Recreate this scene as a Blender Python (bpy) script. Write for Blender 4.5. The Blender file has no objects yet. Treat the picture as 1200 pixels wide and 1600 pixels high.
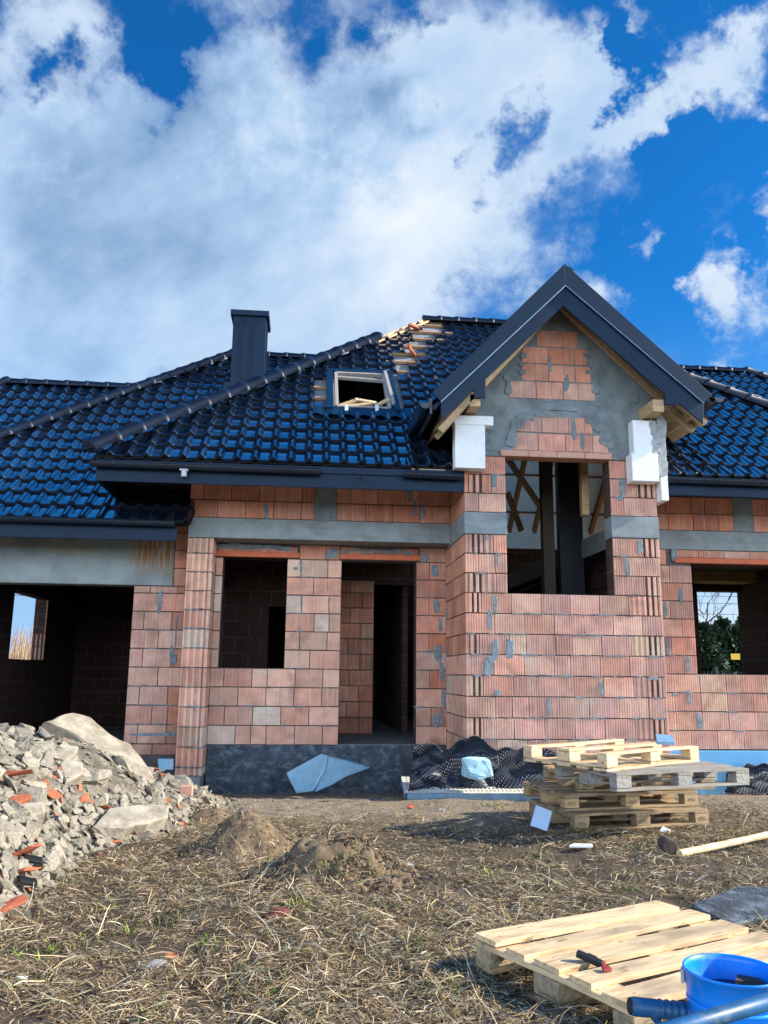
import bpy, bmesh, math, random
import numpy as np
from mathutils import Vector, Matrix
SC = bpy.context.scene; COL = SC.collection
R = math.radians
random.seed(7); RNG = np.random.default_rng(7)

# ------------------------------------------------------------------ camera
YAW, PITCH, ROLL, FPX = R(5.2419), R(11.1289), R(0.6178), 1279.02
def cam_axes():
    cy, sy, cp, sp = math.cos(YAW), math.sin(YAW), math.cos(PITCH), math.sin(PITCH)
    f = Vector((sy*cp, cy*cp, sp)); r = Vector((cy, -sy, 0)); u = r.cross(f)
    c, s = math.cos(ROLL), math.sin(ROLL)
    return c*r + s*u, -s*r + c*u, f
CR, CU, CF = cam_axes()
cd = bpy.data.cameras.new('camera'); cam = bpy.data.objects.new('camera', cd); COL.objects.link(cam)
cd.sensor_fit = 'VERTICAL'; cd.sensor_height = 36; cd.lens = 36*FPX/1600; cd.clip_end = 3000; cd.clip_start = .05
cam.matrix_world = Matrix(((CR.x, CU.x, -CF.x, 0), (CR.y, CU.y, -CF.y, 0), (CR.z, CU.z, -CF.z, 0), (0, 0, 0, 1)))
SC.camera = cam
def ray(px, py): return CR*((px-600)/FPX) - CU*((py-800)/FPX) + CF
def at_y(px, py, Y): d = ray(px, py); return d*(Y/d.y)
def at_z(px, py, Z): d = ray(px, py); return d*(Z/d.z)
def at_plane(px, py, p, n): d = ray(px, py); return d*(Vector(p).dot(n)/d.dot(n))

# ------------------------------------------------------------------ ground height
def vnoise(x, y, seed=0):
    x = np.asarray(x, float); y = np.asarray(y, float)
    xi = np.floor(x).astype(np.int64); yi = np.floor(y).astype(np.int64)
    fx = x-xi; fy = y-yi; fx = fx*fx*(3-2*fx); fy = fy*fy*(3-2*fy)
    def h(a, b):
        n = (a*374761393 + b*668265263 + seed*982451653) & 0x7fffffff
        n = ((n ^ (n >> 13))*1274126177) & 0x7fffffff
        return ((n ^ (n >> 16)) & 0xffff)/65535.0
    return (h(xi, yi)*(1-fx)+h(xi+1, yi)*fx)*(1-fy)+(h(xi, yi+1)*(1-fx)+h(xi+1, yi+1)*fx)*fy
def fbm(x, y, oct=4, seed=0):
    a, s, t = .5, 0, 0
    for o in range(oct):
        s = s+a*vnoise(np.asarray(x)*2**o+o*17.3, np.asarray(y)*2**o-o*9.1, seed+o); t += a; a *= .5
    return s/t
def smooth(a, b, t):
    t = np.clip((np.asarray(t, float)-a)/(b-a), 0, 1); return t*t*(3-2*t)
def G0(x, y): return np.interp(np.asarray(y, float), [-60, -3, 6.5, 9.6, 10.0, 10.8, 11.4, 60], [-1.06, -1.06, -1.345, -1.41, -1.44, -1.53, -1.58, -1.58])   # yard without bumps
def G(x, y):
    x = np.asarray(x, float); y = np.asarray(y, float)
    near = smooth(11.5, 9, y)
    return G0(x, y)+near*(.09*(fbm(x*.7, y*.7, 3, 5)-.5)+.055*(fbm(x*3.1, y*3.1, 3, 9)-.5)+.03*(fbm(x*11, y*11, 2, 3)-.5))
def gz(x, y): return float(G(x, y))
HEAP = np.array([(-2.6, 3.6), (-1.62, 4.3), (-1.5, 5.2), (-1.6, 6.9), (-1.15, 7.5), (-.75, 9.0), (-.95, 10.2), (-2.6, 10.4), (-5.2, 10.6), (-7.5, 8.5), (-7, 4.6), (-4, 3.2)])
def heap_d(x, y):
    x = np.asarray(x, float); y = np.asarray(y, float)
    d = np.full(np.broadcast(x, y).shape, 1e9); ins = np.zeros(d.shape, bool)
    for i in range(len(HEAP)):
        a = HEAP[i]; b = HEAP[(i+1) % len(HEAP)]
        e = b-a; t = np.clip(((x-a[0])*e[0]+(y-a[1])*e[1])/(e@e), 0, 1)
        d = np.minimum(d, np.hypot(x-a[0]-t*e[0], y-a[1]-t*e[1]))
        c = ((a[1] > y) != (b[1] > y)) & (x < (b[0]-a[0])*(y-a[1])/(b[1]-a[1]+1e-12)+a[0]); ins ^= c
    return np.where(ins, d, -d)
def heap_h(x, y):
    d = heap_d(x, y)
    h = np.where(d > 0, 1.22*np.tanh(np.maximum(d, 0)*.92/1.22), d*.6)
    fall = smooth(10.6, 7.6, y)                          # the heap sinks towards the garage
    h = np.where(d > 0, h*(.28+.72*fall), h)
    t = np.clip(((x+2.85)*.86+(y-8.15)*.51)/1.15, 0, 1); h = h-.34*np.exp(-((np.hypot(x+2.85-t*.99, y-8.15-t*.59))/.36)**2)*(d > 0)   # hollow below the tilted slab
    return h+.10*(fbm(x*2.3, y*2.3, 3, 21)-.5)*smooth(0, .3, d)
def HZ(x, y): return G(x, y)+heap_h(x, y)
GX0, GY0, GS = -10.0, 1.5, .03                           # heights kept on a lattice for quick look-ups
_gx, _gy = np.meshgrid(np.arange(GX0, 10, GS), np.arange(GY0, 16.6, GS))
_T = np.maximum(G(_gx, _gy), HZ(_gx, _gy)).tolist(); _D = heap_d(_gx, _gy).tolist(); _NX, _NY = len(_T[0])-2, len(_T)-2
def look(A, x, y):
    u = min(max((x-GX0)/GS, 0), _NX); v = min(max((y-GY0)/GS, 0), _NY); i, j = int(u), int(v); u -= i; v -= j; a, b = A[j], A[j+1]
    return (a[i]*(1-u)+a[i+1]*u)*(1-v)+(b[i]*(1-u)+b[i+1]*u)*v
def top_z(x, y): return look(_T, x, y)
def hd(x, y): return look(_D, x, y)
def hit(px, py):                                         # where the sight line meets ground or heap
    d = ray(px, py); lo = 2.0
    t = lo
    while t < 16:
        if d.z*t < top_z(d.x*t, d.y*t): break
        t += .02
    return Vector((d.x*t, d.y*t, top_z(d.x*t, d.y*t)))

# ------------------------------------------------------------------ materials
def lnk(nt, a, b): nt.links.new(a, b)
def mk(name, col, rough=.8, var=.2, vs=6, bump=.15, bs=60, bd=.004, attr=False, rnd=0, spec=.5, metal=0, stretch=(1, 1, 1),
       stain=None, ss=3, slo=.55, shi=.7, sstretch=(1, 1, 1), coat=0, bs2=None, transl=0):
    m = bpy.data.materials.new(name); m.use_nodes = True; nt = m.node_tree; n = nt.nodes; b = n['Principled BSDF']
    tc = n.new('ShaderNodeTexCoord'); mp = n.new('ShaderNodeMapping'); mp.inputs['Scale'].default_value = stretch
    lnk(nt, tc.outputs['Object'], mp.inputs['Vector'])
    def noise(sc, det=4, vec=None, rg=.6):
        t = n.new('ShaderNodeTexNoise'); t.inputs['Scale'].default_value = sc; t.inputs['Detail'].default_value = det; t.inputs['Roughness'].default_value = rg
        lnk(nt, (vec or mp).outputs['Vector'], t.inputs['Vector']); return t
    def mix(fac, a, bb, mode='MIX'):
        x = n.new('ShaderNodeMix'); x.data_type = 'RGBA'; x.blend_type = mode
        for v, i in ((fac, 0), (a, 6), (bb, 7)):
            if hasattr(v, 'is_output'): lnk(nt, v, x.inputs[i])
            elif i == 0: x.inputs[0].default_value = v
            else: x.inputs[i].default_value = (*v, 1)
        return x.outputs[2]
    def ramp(o, lo, hi):
        r = n.new('ShaderNodeMapRange'); r.inputs[1].default_value = lo; r.inputs[2].default_value = hi; lnk(nt, o, r.inputs[0]); return r.outputs[0]
    t = noise(vs)
    c = mix(ramp(t.outputs['Fac'], .3, .7), [v*(1-var) for v in col], [min(1, v*(1+var)) for v in col])
    if stain:
        mp2 = n.new('ShaderNodeMapping'); mp2.inputs['Scale'].default_value = sstretch; mp2.inputs['Location'].default_value = (3.1, 1.7, 9.2)
        lnk(nt, tc.outputs['Object'], mp2.inputs['Vector'])
        s = noise(ss, 6, mp2, .65); c = mix(ramp(s.outputs['Fac'], slo, shi), c, stain)
    if attr:
        a = n.new('ShaderNodeAttribute'); a.attribute_name = 'Col'; c = mix(1.0, c, a.outputs['Color'], 'MULTIPLY')
    if rnd:
        oi = n.new('ShaderNodeObjectInfo'); r = n.new('ShaderNodeMapRange'); r.inputs[3].default_value = 1-rnd; r.inputs[4].default_value = 1+rnd
        lnk(nt, oi.outputs['Random'], r.inputs[0]); hs = n.new('ShaderNodeHueSaturation'); lnk(nt, r.outputs[0], hs.inputs['Value']); lnk(nt, c, hs.inputs['Color']); c = hs.outputs[0]
    lnk(nt, c, b.inputs['Base Color'])
    b.inputs['Roughness'].default_value = rough; b.inputs['Metallic'].default_value = metal; b.inputs['Specular IOR Level'].default_value = spec
    if coat: b.inputs['Coat Weight'].default_value = coat; b.inputs['Coat Roughness'].default_value = .05
    if bump:
        bt = noise(bs, 5, None, .65); bp = n.new('ShaderNodeBump'); bp.inputs['Strength'].default_value = bump; bp.inputs['Distance'].default_value = bd
        lnk(nt, bt.outputs['Fac'], bp.inputs['Height']); lnk(nt, bp.outputs['Normal'], b.inputs['Normal'])
    if transl:
        tr = n.new('ShaderNodeBsdfTranslucent'); lnk(nt, c, tr.inputs['Color']); ms = n.new('ShaderNodeMixShader'); ms.inputs[0].default_value = transl
        lnk(nt, b.outputs[0], ms.inputs[1]); lnk(nt, tr.outputs[0], ms.inputs[2]); lnk(nt, ms.outputs[0], n['Material Output'].inputs['Surface'])
    return m
M = {}
M['brick'] = mk('brick_block', (.58, .30, .215), .85, .2, 5, .35, 90, .003, attr=True, stain=(.60, .45, .36), ss=2.2, slo=.54, shi=.78)
def streaks(m):
    nt = m.node_tree; n = nt.nodes; b = n['Principled BSDF']; c = b.inputs['Base Color'].links[0].from_socket; g = n.new('ShaderNodeNewGeometry')
    for sc, lo, hi, col, f in (((30, 30, 1.6), .52, .72, (.68, .50, .40), .42), ((3, 3, 3.2), .56, .70, (.30, .16, .125), .55), ((60, 60, 60), .66, .74, (.16, .13, .12), .7)):
        mp = n.new('ShaderNodeMapping'); mp.inputs['Scale'].default_value = sc; lnk(nt, g.outputs['Position'], mp.inputs[0]); t = n.new('ShaderNodeTexNoise'); t.inputs['Scale'].default_value = 1; t.inputs['Detail'].default_value = 4; lnk(nt, mp.outputs[0], t.inputs[0])
        r = n.new('ShaderNodeMapRange'); lnk(nt, t.outputs['Fac'], r.inputs[0])
        for i, v in zip((1, 2, 3, 4), (lo, hi, 0, f)): r.inputs[i].default_value = v
        x = n.new('ShaderNodeMix'); x.data_type = 'RGBA'; lnk(nt, r.outputs[0], x.inputs[0]); lnk(nt, c, x.inputs[6]); x.inputs[7].default_value = (*col, 1); c = x.outputs[2]
    lnk(nt, c, b.inputs['Base Color'])
streaks(M['brick'])
M['core'] = mk('joint_mortar', (.11, .095, .09), .95, .3, 20, .4, 50)
M['mortar'] = mk('cement_patch', (.19, .235, .255), .9, .35, 14, .6, 45, .01)
M['cement'] = mk('cement_render', (.165, .195, .195), .92, .3, 5, .6, 26, .012, stain=(.24, .27, .27), ss=2.5, slo=.5, shi=.66)
M['beam'] = mk('cast_concrete', (.225, .255, .255), .88, .2, 4, .35, 40, .006, stain=(.15, .165, .16), ss=3.5, slo=.52, shi=.72, sstretch=(.5, .5, 2.5))
M['bitumen'] = mk('bitumen_coat', (.048, .066, .085), .7, .5, 7, 1, 24, .02, stain=(.15, .19, .22), ss=7, slo=.50, shi=.66, sstretch=(1, 1, 1.6))
M['slab'] = mk('floor_concrete', (.20, .22, .22), .85, .2, 3, .3, 30)
M['lintel'] = mk('ceramic_lintel', (.52, .12, .045), .7, .15, 8, .2, 60)
M['pinklintel'] = mk('pale_ceramic', (.52, .28, .20), .8, .15, 10, .2, 60)
M['tile'] = mk('glazed_tile', (.004, .009, .022), .10, .3, 1.3, .05, 5, .004); M['tile'].node_tree.nodes['Principled BSDF'].inputs['IOR'].default_value = 3.0
M['tileedge'] = mk('tile_front_edge', (.008, .009, .012), .75, .3, 6, .2, 30, spec=.2)
TM = [M['tile'], M['tileedge']]
M['cap'] = mk('glazed_cap', (.006, .014, .034), .45, .3, 1.3, .05, 5, .004, spec=.3)
M['metal'] = mk('coated_steel', (.0018, .0165, .041), .5, .15, 3, .06, 4, .004, spec=.22)
M['gutter'] = mk('gutter_steel', (.007, .016, .030), .3, .15, 3, 0, spec=.5)
M['wood'] = mk('new_timber', (.50, .335, .165), .7, .25, 5, .25, 50, .003, stretch=(1, 9, 9), rnd=.14, stain=(.38, .22, .085), ss=4, slo=.56, shi=.72, sstretch=(.7, 6, 6))
M['palewood'] = mk('pale_pine', (.70, .51, .29), .65, .2, 5, .25, 50, .003, stretch=(1, 9, 9), rnd=.10, stain=(.44, .235, .075), ss=5, slo=.54, shi=.72, sstretch=(.8, 7, 7))
M['greywood'] = mk('weathered_timber', (.30, .275, .235), .85, .3, 5, .5, 40, .004, stretch=(1, 10, 10), rnd=.12, stain=(.17, .145, .115), ss=4, slo=.5, shi=.7, sstretch=(.8, 8, 8))
M['oldwood'] = mk('brown_timber', (.34, .235, .13), .8, .3, 5, .4, 40, .004, stretch=(1, 9, 9), rnd=.18, stain=(.17, .11, .06), ss=4, slo=.5, shi=.7, sstretch=(.8, 7, 7))
M['chip'] = mk('pressed_chip_block', (.36, .28, .17), .9, .4, 45, .8, 70, .006, rnd=.15)
M['greychip'] = mk('grey_chip_block', (.31, .29, .26), .9, .4, 45, .8, 70, .006, rnd=.12)
M['rafter'] = mk('roof_timber', (.30, .165, .065), .8, .3, 6, .3, 40, stretch=(4, 4, 1))
M['soffit'] = mk('soffit_timber', (.30, .21, .115), .8, .25, 6, .3, 40, stretch=(6, 1, 1))
M['batten'] = mk('roof_batten', (.34, .195, .10), .8, .3, 6, .3, 40, stretch=(1, 8, 8))
M['membrane'] = mk('roof_membrane', (.62, .49, .33), .8, .12, 3, .3, 6, .02, transl=.5)
M['foam'] = mk('white_polystyrene', (.80, .82, .80), .75, .06, 12, .35, 160, .003, stain=(.58, .58, .52), ss=5, slo=.62, shi=.8)
M['bluefoam'] = mk('blue_foam', (.30, .52, .66), .75, .12, 8, .5, 120, .004, stain=(.52, .60, .62), ss=4, slo=.55, shi=.75)
M['xps'] = mk('blue_insulation', (.12, .36, .62), .7, .1, 4, .2, 90)
M['greymud'] = mk('foam_glue', (.34, .36, .36), .9, .25, 10, .6, 40, .01)
M['black'] = mk('black_rubber', (.012, .013, .015), .5, .3, 8, .3, 40, .005)
M['bluepl'] = mk('bucket_plastic', (.003, .255, .90), .34, .10, 3, .1, 30, .002, spec=.5, stain=(.16, .30, .55), ss=9, slo=.58, shi=.78, sstretch=(1, 1, .5))
M['water'] = mk('murky_water', (.010, .014, .018), .05, .2, 3, .04, 6, spec=.6)
M['tube'] = mk('blue_painted_steel', (.010, .085, .20), .45, .3, 10, .25, 50, .002, stain=(.12, .16, .19), ss=9, slo=.58, shi=.74)
M['steel'] = mk('galvanised_steel', (.50, .53, .55), .5, .15, 6, .1, 40, metal=.3)
M['whitesteel'] = mk('pale_painted_steel', (.62, .60, .52), .6, .1, 8, .1, 40)
M['bluesteel'] = mk('blue_grey_steel', (.17, .30, .44), .55, .25, 8, .1, 40, stain=(.36, .10, .035), ss=5, slo=.64, shi=.72)
M['rubble'] = mk('broken_concrete', (.31, .275, .215), .94, .35, 7, .7, 28, .012, rnd=.3, stain=(.19, .155, .11), ss=6, slo=.48, shi=.68)
M['rubbledust'] = mk('rubble_dust', (.235, .20, .15), .95, .4, 12, 1, 30, .04, stain=(.09, .075, .052), ss=5, slo=.48, shi=.68)
M['orange'] = mk('broken_clay', (.43, .115, .05), .85, .25, 8, .4, 40, .006, rnd=.2)
M['sand'] = mk('loose_earth', (.185, .128, .074), .95, .25, 9, .8, 45, .02, stain=(.085, .057, .033), ss=5, slo=.46, shi=.7)
M['straw'] = mk('dry_straw', (1, 1, 1), .75, .1, 5, 0, attr=True, spec=.25)
M['leaf'] = mk('weed_leaf', (1, 1, 1), .6, .1, 5, 0, attr=True, spec=.3)
M['needle'] = mk('conifer_needles', (.020, .042, .014), .7, .5, 3, 0, attr=True)
M['bark'] = mk('bark', (.09, .065, .045), .9, .3, 8, .6, 20, stretch=(6, 6, 1))
M['iron'] = mk('black_iron', (.02, .022, .024), .5, .2, 8, 0)
M['yellow'] = mk('yellow_plate', (.75, .46, .02), .5, .05, 8, 0)
M['reed'] = mk('reed_stalks', (1, 1, 1), .8, .1, 5, 0, attr=True)
M['redblack'] = mk('rusty_red_plastic', (.28, .035, .03), .5, .3, 10, .2, 40)
M['paleboard'] = mk('pale_blue_board', (.55, .68, .80), .6, .06, 8, .1, 60)
M['darkbrick'] = mk('dark_brick', (.20, .055, .038), .85, .3, 9, .5, 40)
M['stone'] = mk('grey_stone', (.36, .36, .34), .85, .25, 9, .5, 40)
M['ink'] = mk('stamp_ink', (.07, .045, .03), .8, .2, 30, 0)

def knots(m, f=.75):                                      # knots, dirt and scuffs on sawn boards
    nt = m.node_tree; n = nt.nodes; b = n['Principled BSDF']; c = b.inputs['Base Color'].links[0].from_socket; tc = n.new('ShaderNodeTexCoord'); oi = n.new('ShaderNodeObjectInfo'); ad = n.new('ShaderNodeVectorMath'); lnk(nt, tc.outputs['Object'], ad.inputs[0])
    cb = n.new('ShaderNodeCombineXYZ'); ml = n.new('ShaderNodeMath'); ml.operation = 'MULTIPLY'; ml.inputs[1].default_value = 37; lnk(nt, oi.outputs['Random'], ml.inputs[0]); lnk(nt, ml.outputs[0], cb.inputs[0]); lnk(nt, ml.outputs[0], cb.inputs[1]); lnk(nt, cb.outputs[0], ad.inputs[1])
    for sc, lo, hi, col in (((7, 22, 22), .66, .71, (.20, .10, .04)), ((2.5, 6, 6), .50, .70, (.27, .205, .135)), ((3, 60, 60), .62, .70, (.34, .20, .09)), ((90, 90, 90), .70, .76, (.09, .07, .05))):
        mp = n.new('ShaderNodeMapping'); mp.inputs['Scale'].default_value = sc; lnk(nt, ad.outputs[0], mp.inputs[0]); t = n.new('ShaderNodeTexNoise'); t.inputs['Scale'].default_value = 1; t.inputs['Detail'].default_value = 3; lnk(nt, mp.outputs[0], t.inputs[0])
        r = n.new('ShaderNodeMapRange'); lnk(nt, t.outputs['Fac'], r.inputs[0])
        for i, v in zip((1, 2, 3, 4), (lo, hi, 0, f)): r.inputs[i].default_value = v
        x = n.new('ShaderNodeMix'); x.data_type = 'RGBA'; lnk(nt, r.outputs[0], x.inputs[0]); lnk(nt, c, x.inputs[6]); x.inputs[7].default_value = (*col, 1); c = x.outputs[2]
    lnk(nt, c, b.inputs['Base Color'])
for k_ in ('palewood', 'wood', 'oldwood', 'greywood'): knots(M[k_], .75 if k_ != 'greywood' else .4)
def brick_proc():                                        # far and inner brick faces: blocks by pattern, room shade put into the colour
    m = mk('shaded_inner_brick', (.075, .035, .024), .9, .25, 6, 0); nt = m.node_tree; n = nt.nodes; b = n['Principled BSDF']
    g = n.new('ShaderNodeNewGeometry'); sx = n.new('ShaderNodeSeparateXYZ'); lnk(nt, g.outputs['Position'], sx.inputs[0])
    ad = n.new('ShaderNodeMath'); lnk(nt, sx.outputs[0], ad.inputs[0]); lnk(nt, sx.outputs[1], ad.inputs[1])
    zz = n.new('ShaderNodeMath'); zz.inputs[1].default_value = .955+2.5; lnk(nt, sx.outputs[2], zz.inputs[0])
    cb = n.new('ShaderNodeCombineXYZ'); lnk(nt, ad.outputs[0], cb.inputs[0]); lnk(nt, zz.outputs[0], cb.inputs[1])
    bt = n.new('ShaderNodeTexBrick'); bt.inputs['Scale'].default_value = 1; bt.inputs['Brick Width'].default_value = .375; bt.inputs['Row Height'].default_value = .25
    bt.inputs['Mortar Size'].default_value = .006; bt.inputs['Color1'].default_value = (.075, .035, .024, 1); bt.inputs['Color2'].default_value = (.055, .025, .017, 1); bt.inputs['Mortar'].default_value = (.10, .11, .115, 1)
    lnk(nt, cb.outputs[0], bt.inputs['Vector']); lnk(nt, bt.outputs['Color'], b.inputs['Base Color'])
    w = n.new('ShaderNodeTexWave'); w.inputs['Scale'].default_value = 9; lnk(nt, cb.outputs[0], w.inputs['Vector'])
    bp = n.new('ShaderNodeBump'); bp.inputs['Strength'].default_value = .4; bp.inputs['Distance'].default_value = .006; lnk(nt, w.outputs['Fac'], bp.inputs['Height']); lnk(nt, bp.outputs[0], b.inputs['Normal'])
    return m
M['shadebrick'] = brick_proc()

def rust_beam():                                         # garage lintel: rust run under its right end
    m = mk('stained_concrete', (.235, .275, .27), .88, .22, 3, .4, 35, .006, stain=(.22, .20, .12), ss=1.6, slo=.50, shi=.72, sstretch=(.8, .8, 1)); nt = m.node_tree; n = nt.nodes; b = n['Principled BSDF']
    old = b.inputs['Base Color'].links[0].from_socket
    g = n.new('ShaderNodeNewGeometry'); mp = n.new('ShaderNodeMapping'); mp.inputs['Scale'].default_value = (30, 1, 2.6); lnk(nt, g.outputs['Position'], mp.inputs[0])
    t = n.new('ShaderNodeTexNoise'); t.inputs['Scale'].default_value = 1; t.inputs['Detail'].default_value = 5; lnk(nt, mp.outputs[0], t.inputs[0])
    sx = n.new('ShaderNodeSeparateXYZ'); lnk(nt, g.outputs['Position'], sx.inputs[0])
    def mr(o, a, bb, c=0, d=1):
        r = n.new('ShaderNodeMapRange'); r.interpolation_type = 'SMOOTHSTEP'
        for i, v in zip((1, 2, 3, 4), (a, bb, c, d)): r.inputs[i].default_value = v
        lnk(nt, o, r.inputs[0]); return r.outputs[0]
    def mul(a, c):
        x = n.new('ShaderNodeMath'); x.operation = 'MULTIPLY'; lnk(nt, a, x.inputs[0])
        if hasattr(c, 'is_output'): lnk(nt, c, x.inputs[1])
        else: x.inputs[1].default_value = c
        return x.outputs[0]
    mask = mul(mul(mr(sx.outputs[0], -2.50, -2.32), mr(sx.outputs[0], -1.80, -1.95)), mul(mr(sx.outputs[2], 1.22, 1.60), mr(t.outputs['Fac'], .40, .52)))
    mx = n.new('ShaderNodeMix'); mx.data_type = 'RGBA'; lnk(nt, mask, mx.inputs[0]); lnk(nt, old, mx.inputs[6]); mx.inputs[7].default_value = (.27, .115, .03, 1)
    lnk(nt, mx.outputs[2], b.inputs['Base Color']); return m
M['rustbeam'] = rust_beam()

def dimple_mat():                                        # black drainage membrane with round studs
    m = mk('dimpled_membrane', (.010, .017, .034), .42, .3, 5, 0, spec=.45); nt = m.node_tree; n = nt.nodes; b = n['Principled BSDF']
    a = n.new('ShaderNodeAttribute'); a.attribute_name = 'Col'
    sx = n.new('ShaderNodeSeparateXYZ'); lnk(nt, a.outputs['Vector'], sx.inputs[0]); o = []
    for i in (0, 1):
        x = n.new('ShaderNodeMath'); x.operation = 'SINE'; lnk(nt, sx.outputs[i], x.inputs[0]); o.append(x)
    p = n.new('ShaderNodeMath'); p.operation = 'MULTIPLY'; lnk(nt, o[0].outputs[0], p.inputs[0]); lnk(nt, o[1].outputs[0], p.inputs[1])
    r = n.new('ShaderNodeMapRange'); r.inputs[1].default_value = .0; r.inputs[2].default_value = .6; lnk(nt, p.outputs[0], r.inputs[0])
    bp = n.new('ShaderNodeBump'); bp.inputs['Strength'].default_value = 1; bp.inputs['Distance'].default_value = .012; lnk(nt, r.outputs[0], bp.inputs['Height']); lnk(nt, bp.outputs[0], b.inputs['Normal']); return m
M['dimple'] = dimple_mat()

def soil_mat():
    m = mk('yard_soil', (.105, .074, .042), .96, .45, 6, 1, 40, .03, stain=(.055, .038, .022), ss=4, slo=.45, shi=.66); nt = m.node_tree; n = nt.nodes; b = n['Principled BSDF']
    old = b.inputs['Base Color'].links[0].from_socket
    g = n.new('ShaderNodeNewGeometry'); t = n.new('ShaderNodeTexNoise'); t.inputs['Scale'].default_value = 1.3; t.inputs['Detail'].default_value = 5; lnk(nt, g.outputs['Position'], t.inputs['Vector'])
    sx = n.new('ShaderNodeSeparateXYZ'); lnk(nt, g.outputs['Position'], sx.inputs[0])
    ad = n.new('ShaderNodeMath'); ad.operation = 'MULTIPLY_ADD'; ad.inputs[1].default_value = 2.4; lnk(nt, t.outputs['Fac'], ad.inputs[0]); lnk(nt, sx.outputs[1], ad.inputs[2])
    def band(a, bb):
        r = n.new('ShaderNodeMapRange'); r.inputs[1].default_value = a; r.inputs[2].default_value = bb; lnk(nt, ad.outputs[0], r.inputs[0]); return r.outputs[0]
    mx = n.new('ShaderNodeMix'); mx.data_type = 'RGBA'; lnk(nt, band(8.6, 9.8), mx.inputs[0]); lnk(nt, old, mx.inputs[6])
    t2 = n.new('ShaderNodeTexNoise'); t2.inputs['Scale'].default_value = 9; t2.inputs['Detail'].default_value = 6; lnk(nt, g.outputs['Position'], t2.inputs['Vector'])
    m2 = n.new('ShaderNodeMix'); m2.data_type = 'RGBA'; lnk(nt, t2.outputs['Fac'], m2.inputs[0]); m2.inputs[6].default_value = (.17, .135, .095, 1); m2.inputs[7].default_value = (.36, .29, .21, 1)
    lnk(nt, m2.outputs[2], mx.inputs[7])
    m3 = n.new('ShaderNodeMix'); m3.data_type = 'RGBA'; lnk(nt, band(14, 22), m3.inputs[0]); lnk(nt, mx.outputs[2], m3.inputs[6]); m3.inputs[7].default_value = (.20, .16, .08, 1)
    lnk(nt, m3.outputs[2], b.inputs['Base Color']); return m
M['soil'] = soil_mat()

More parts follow.
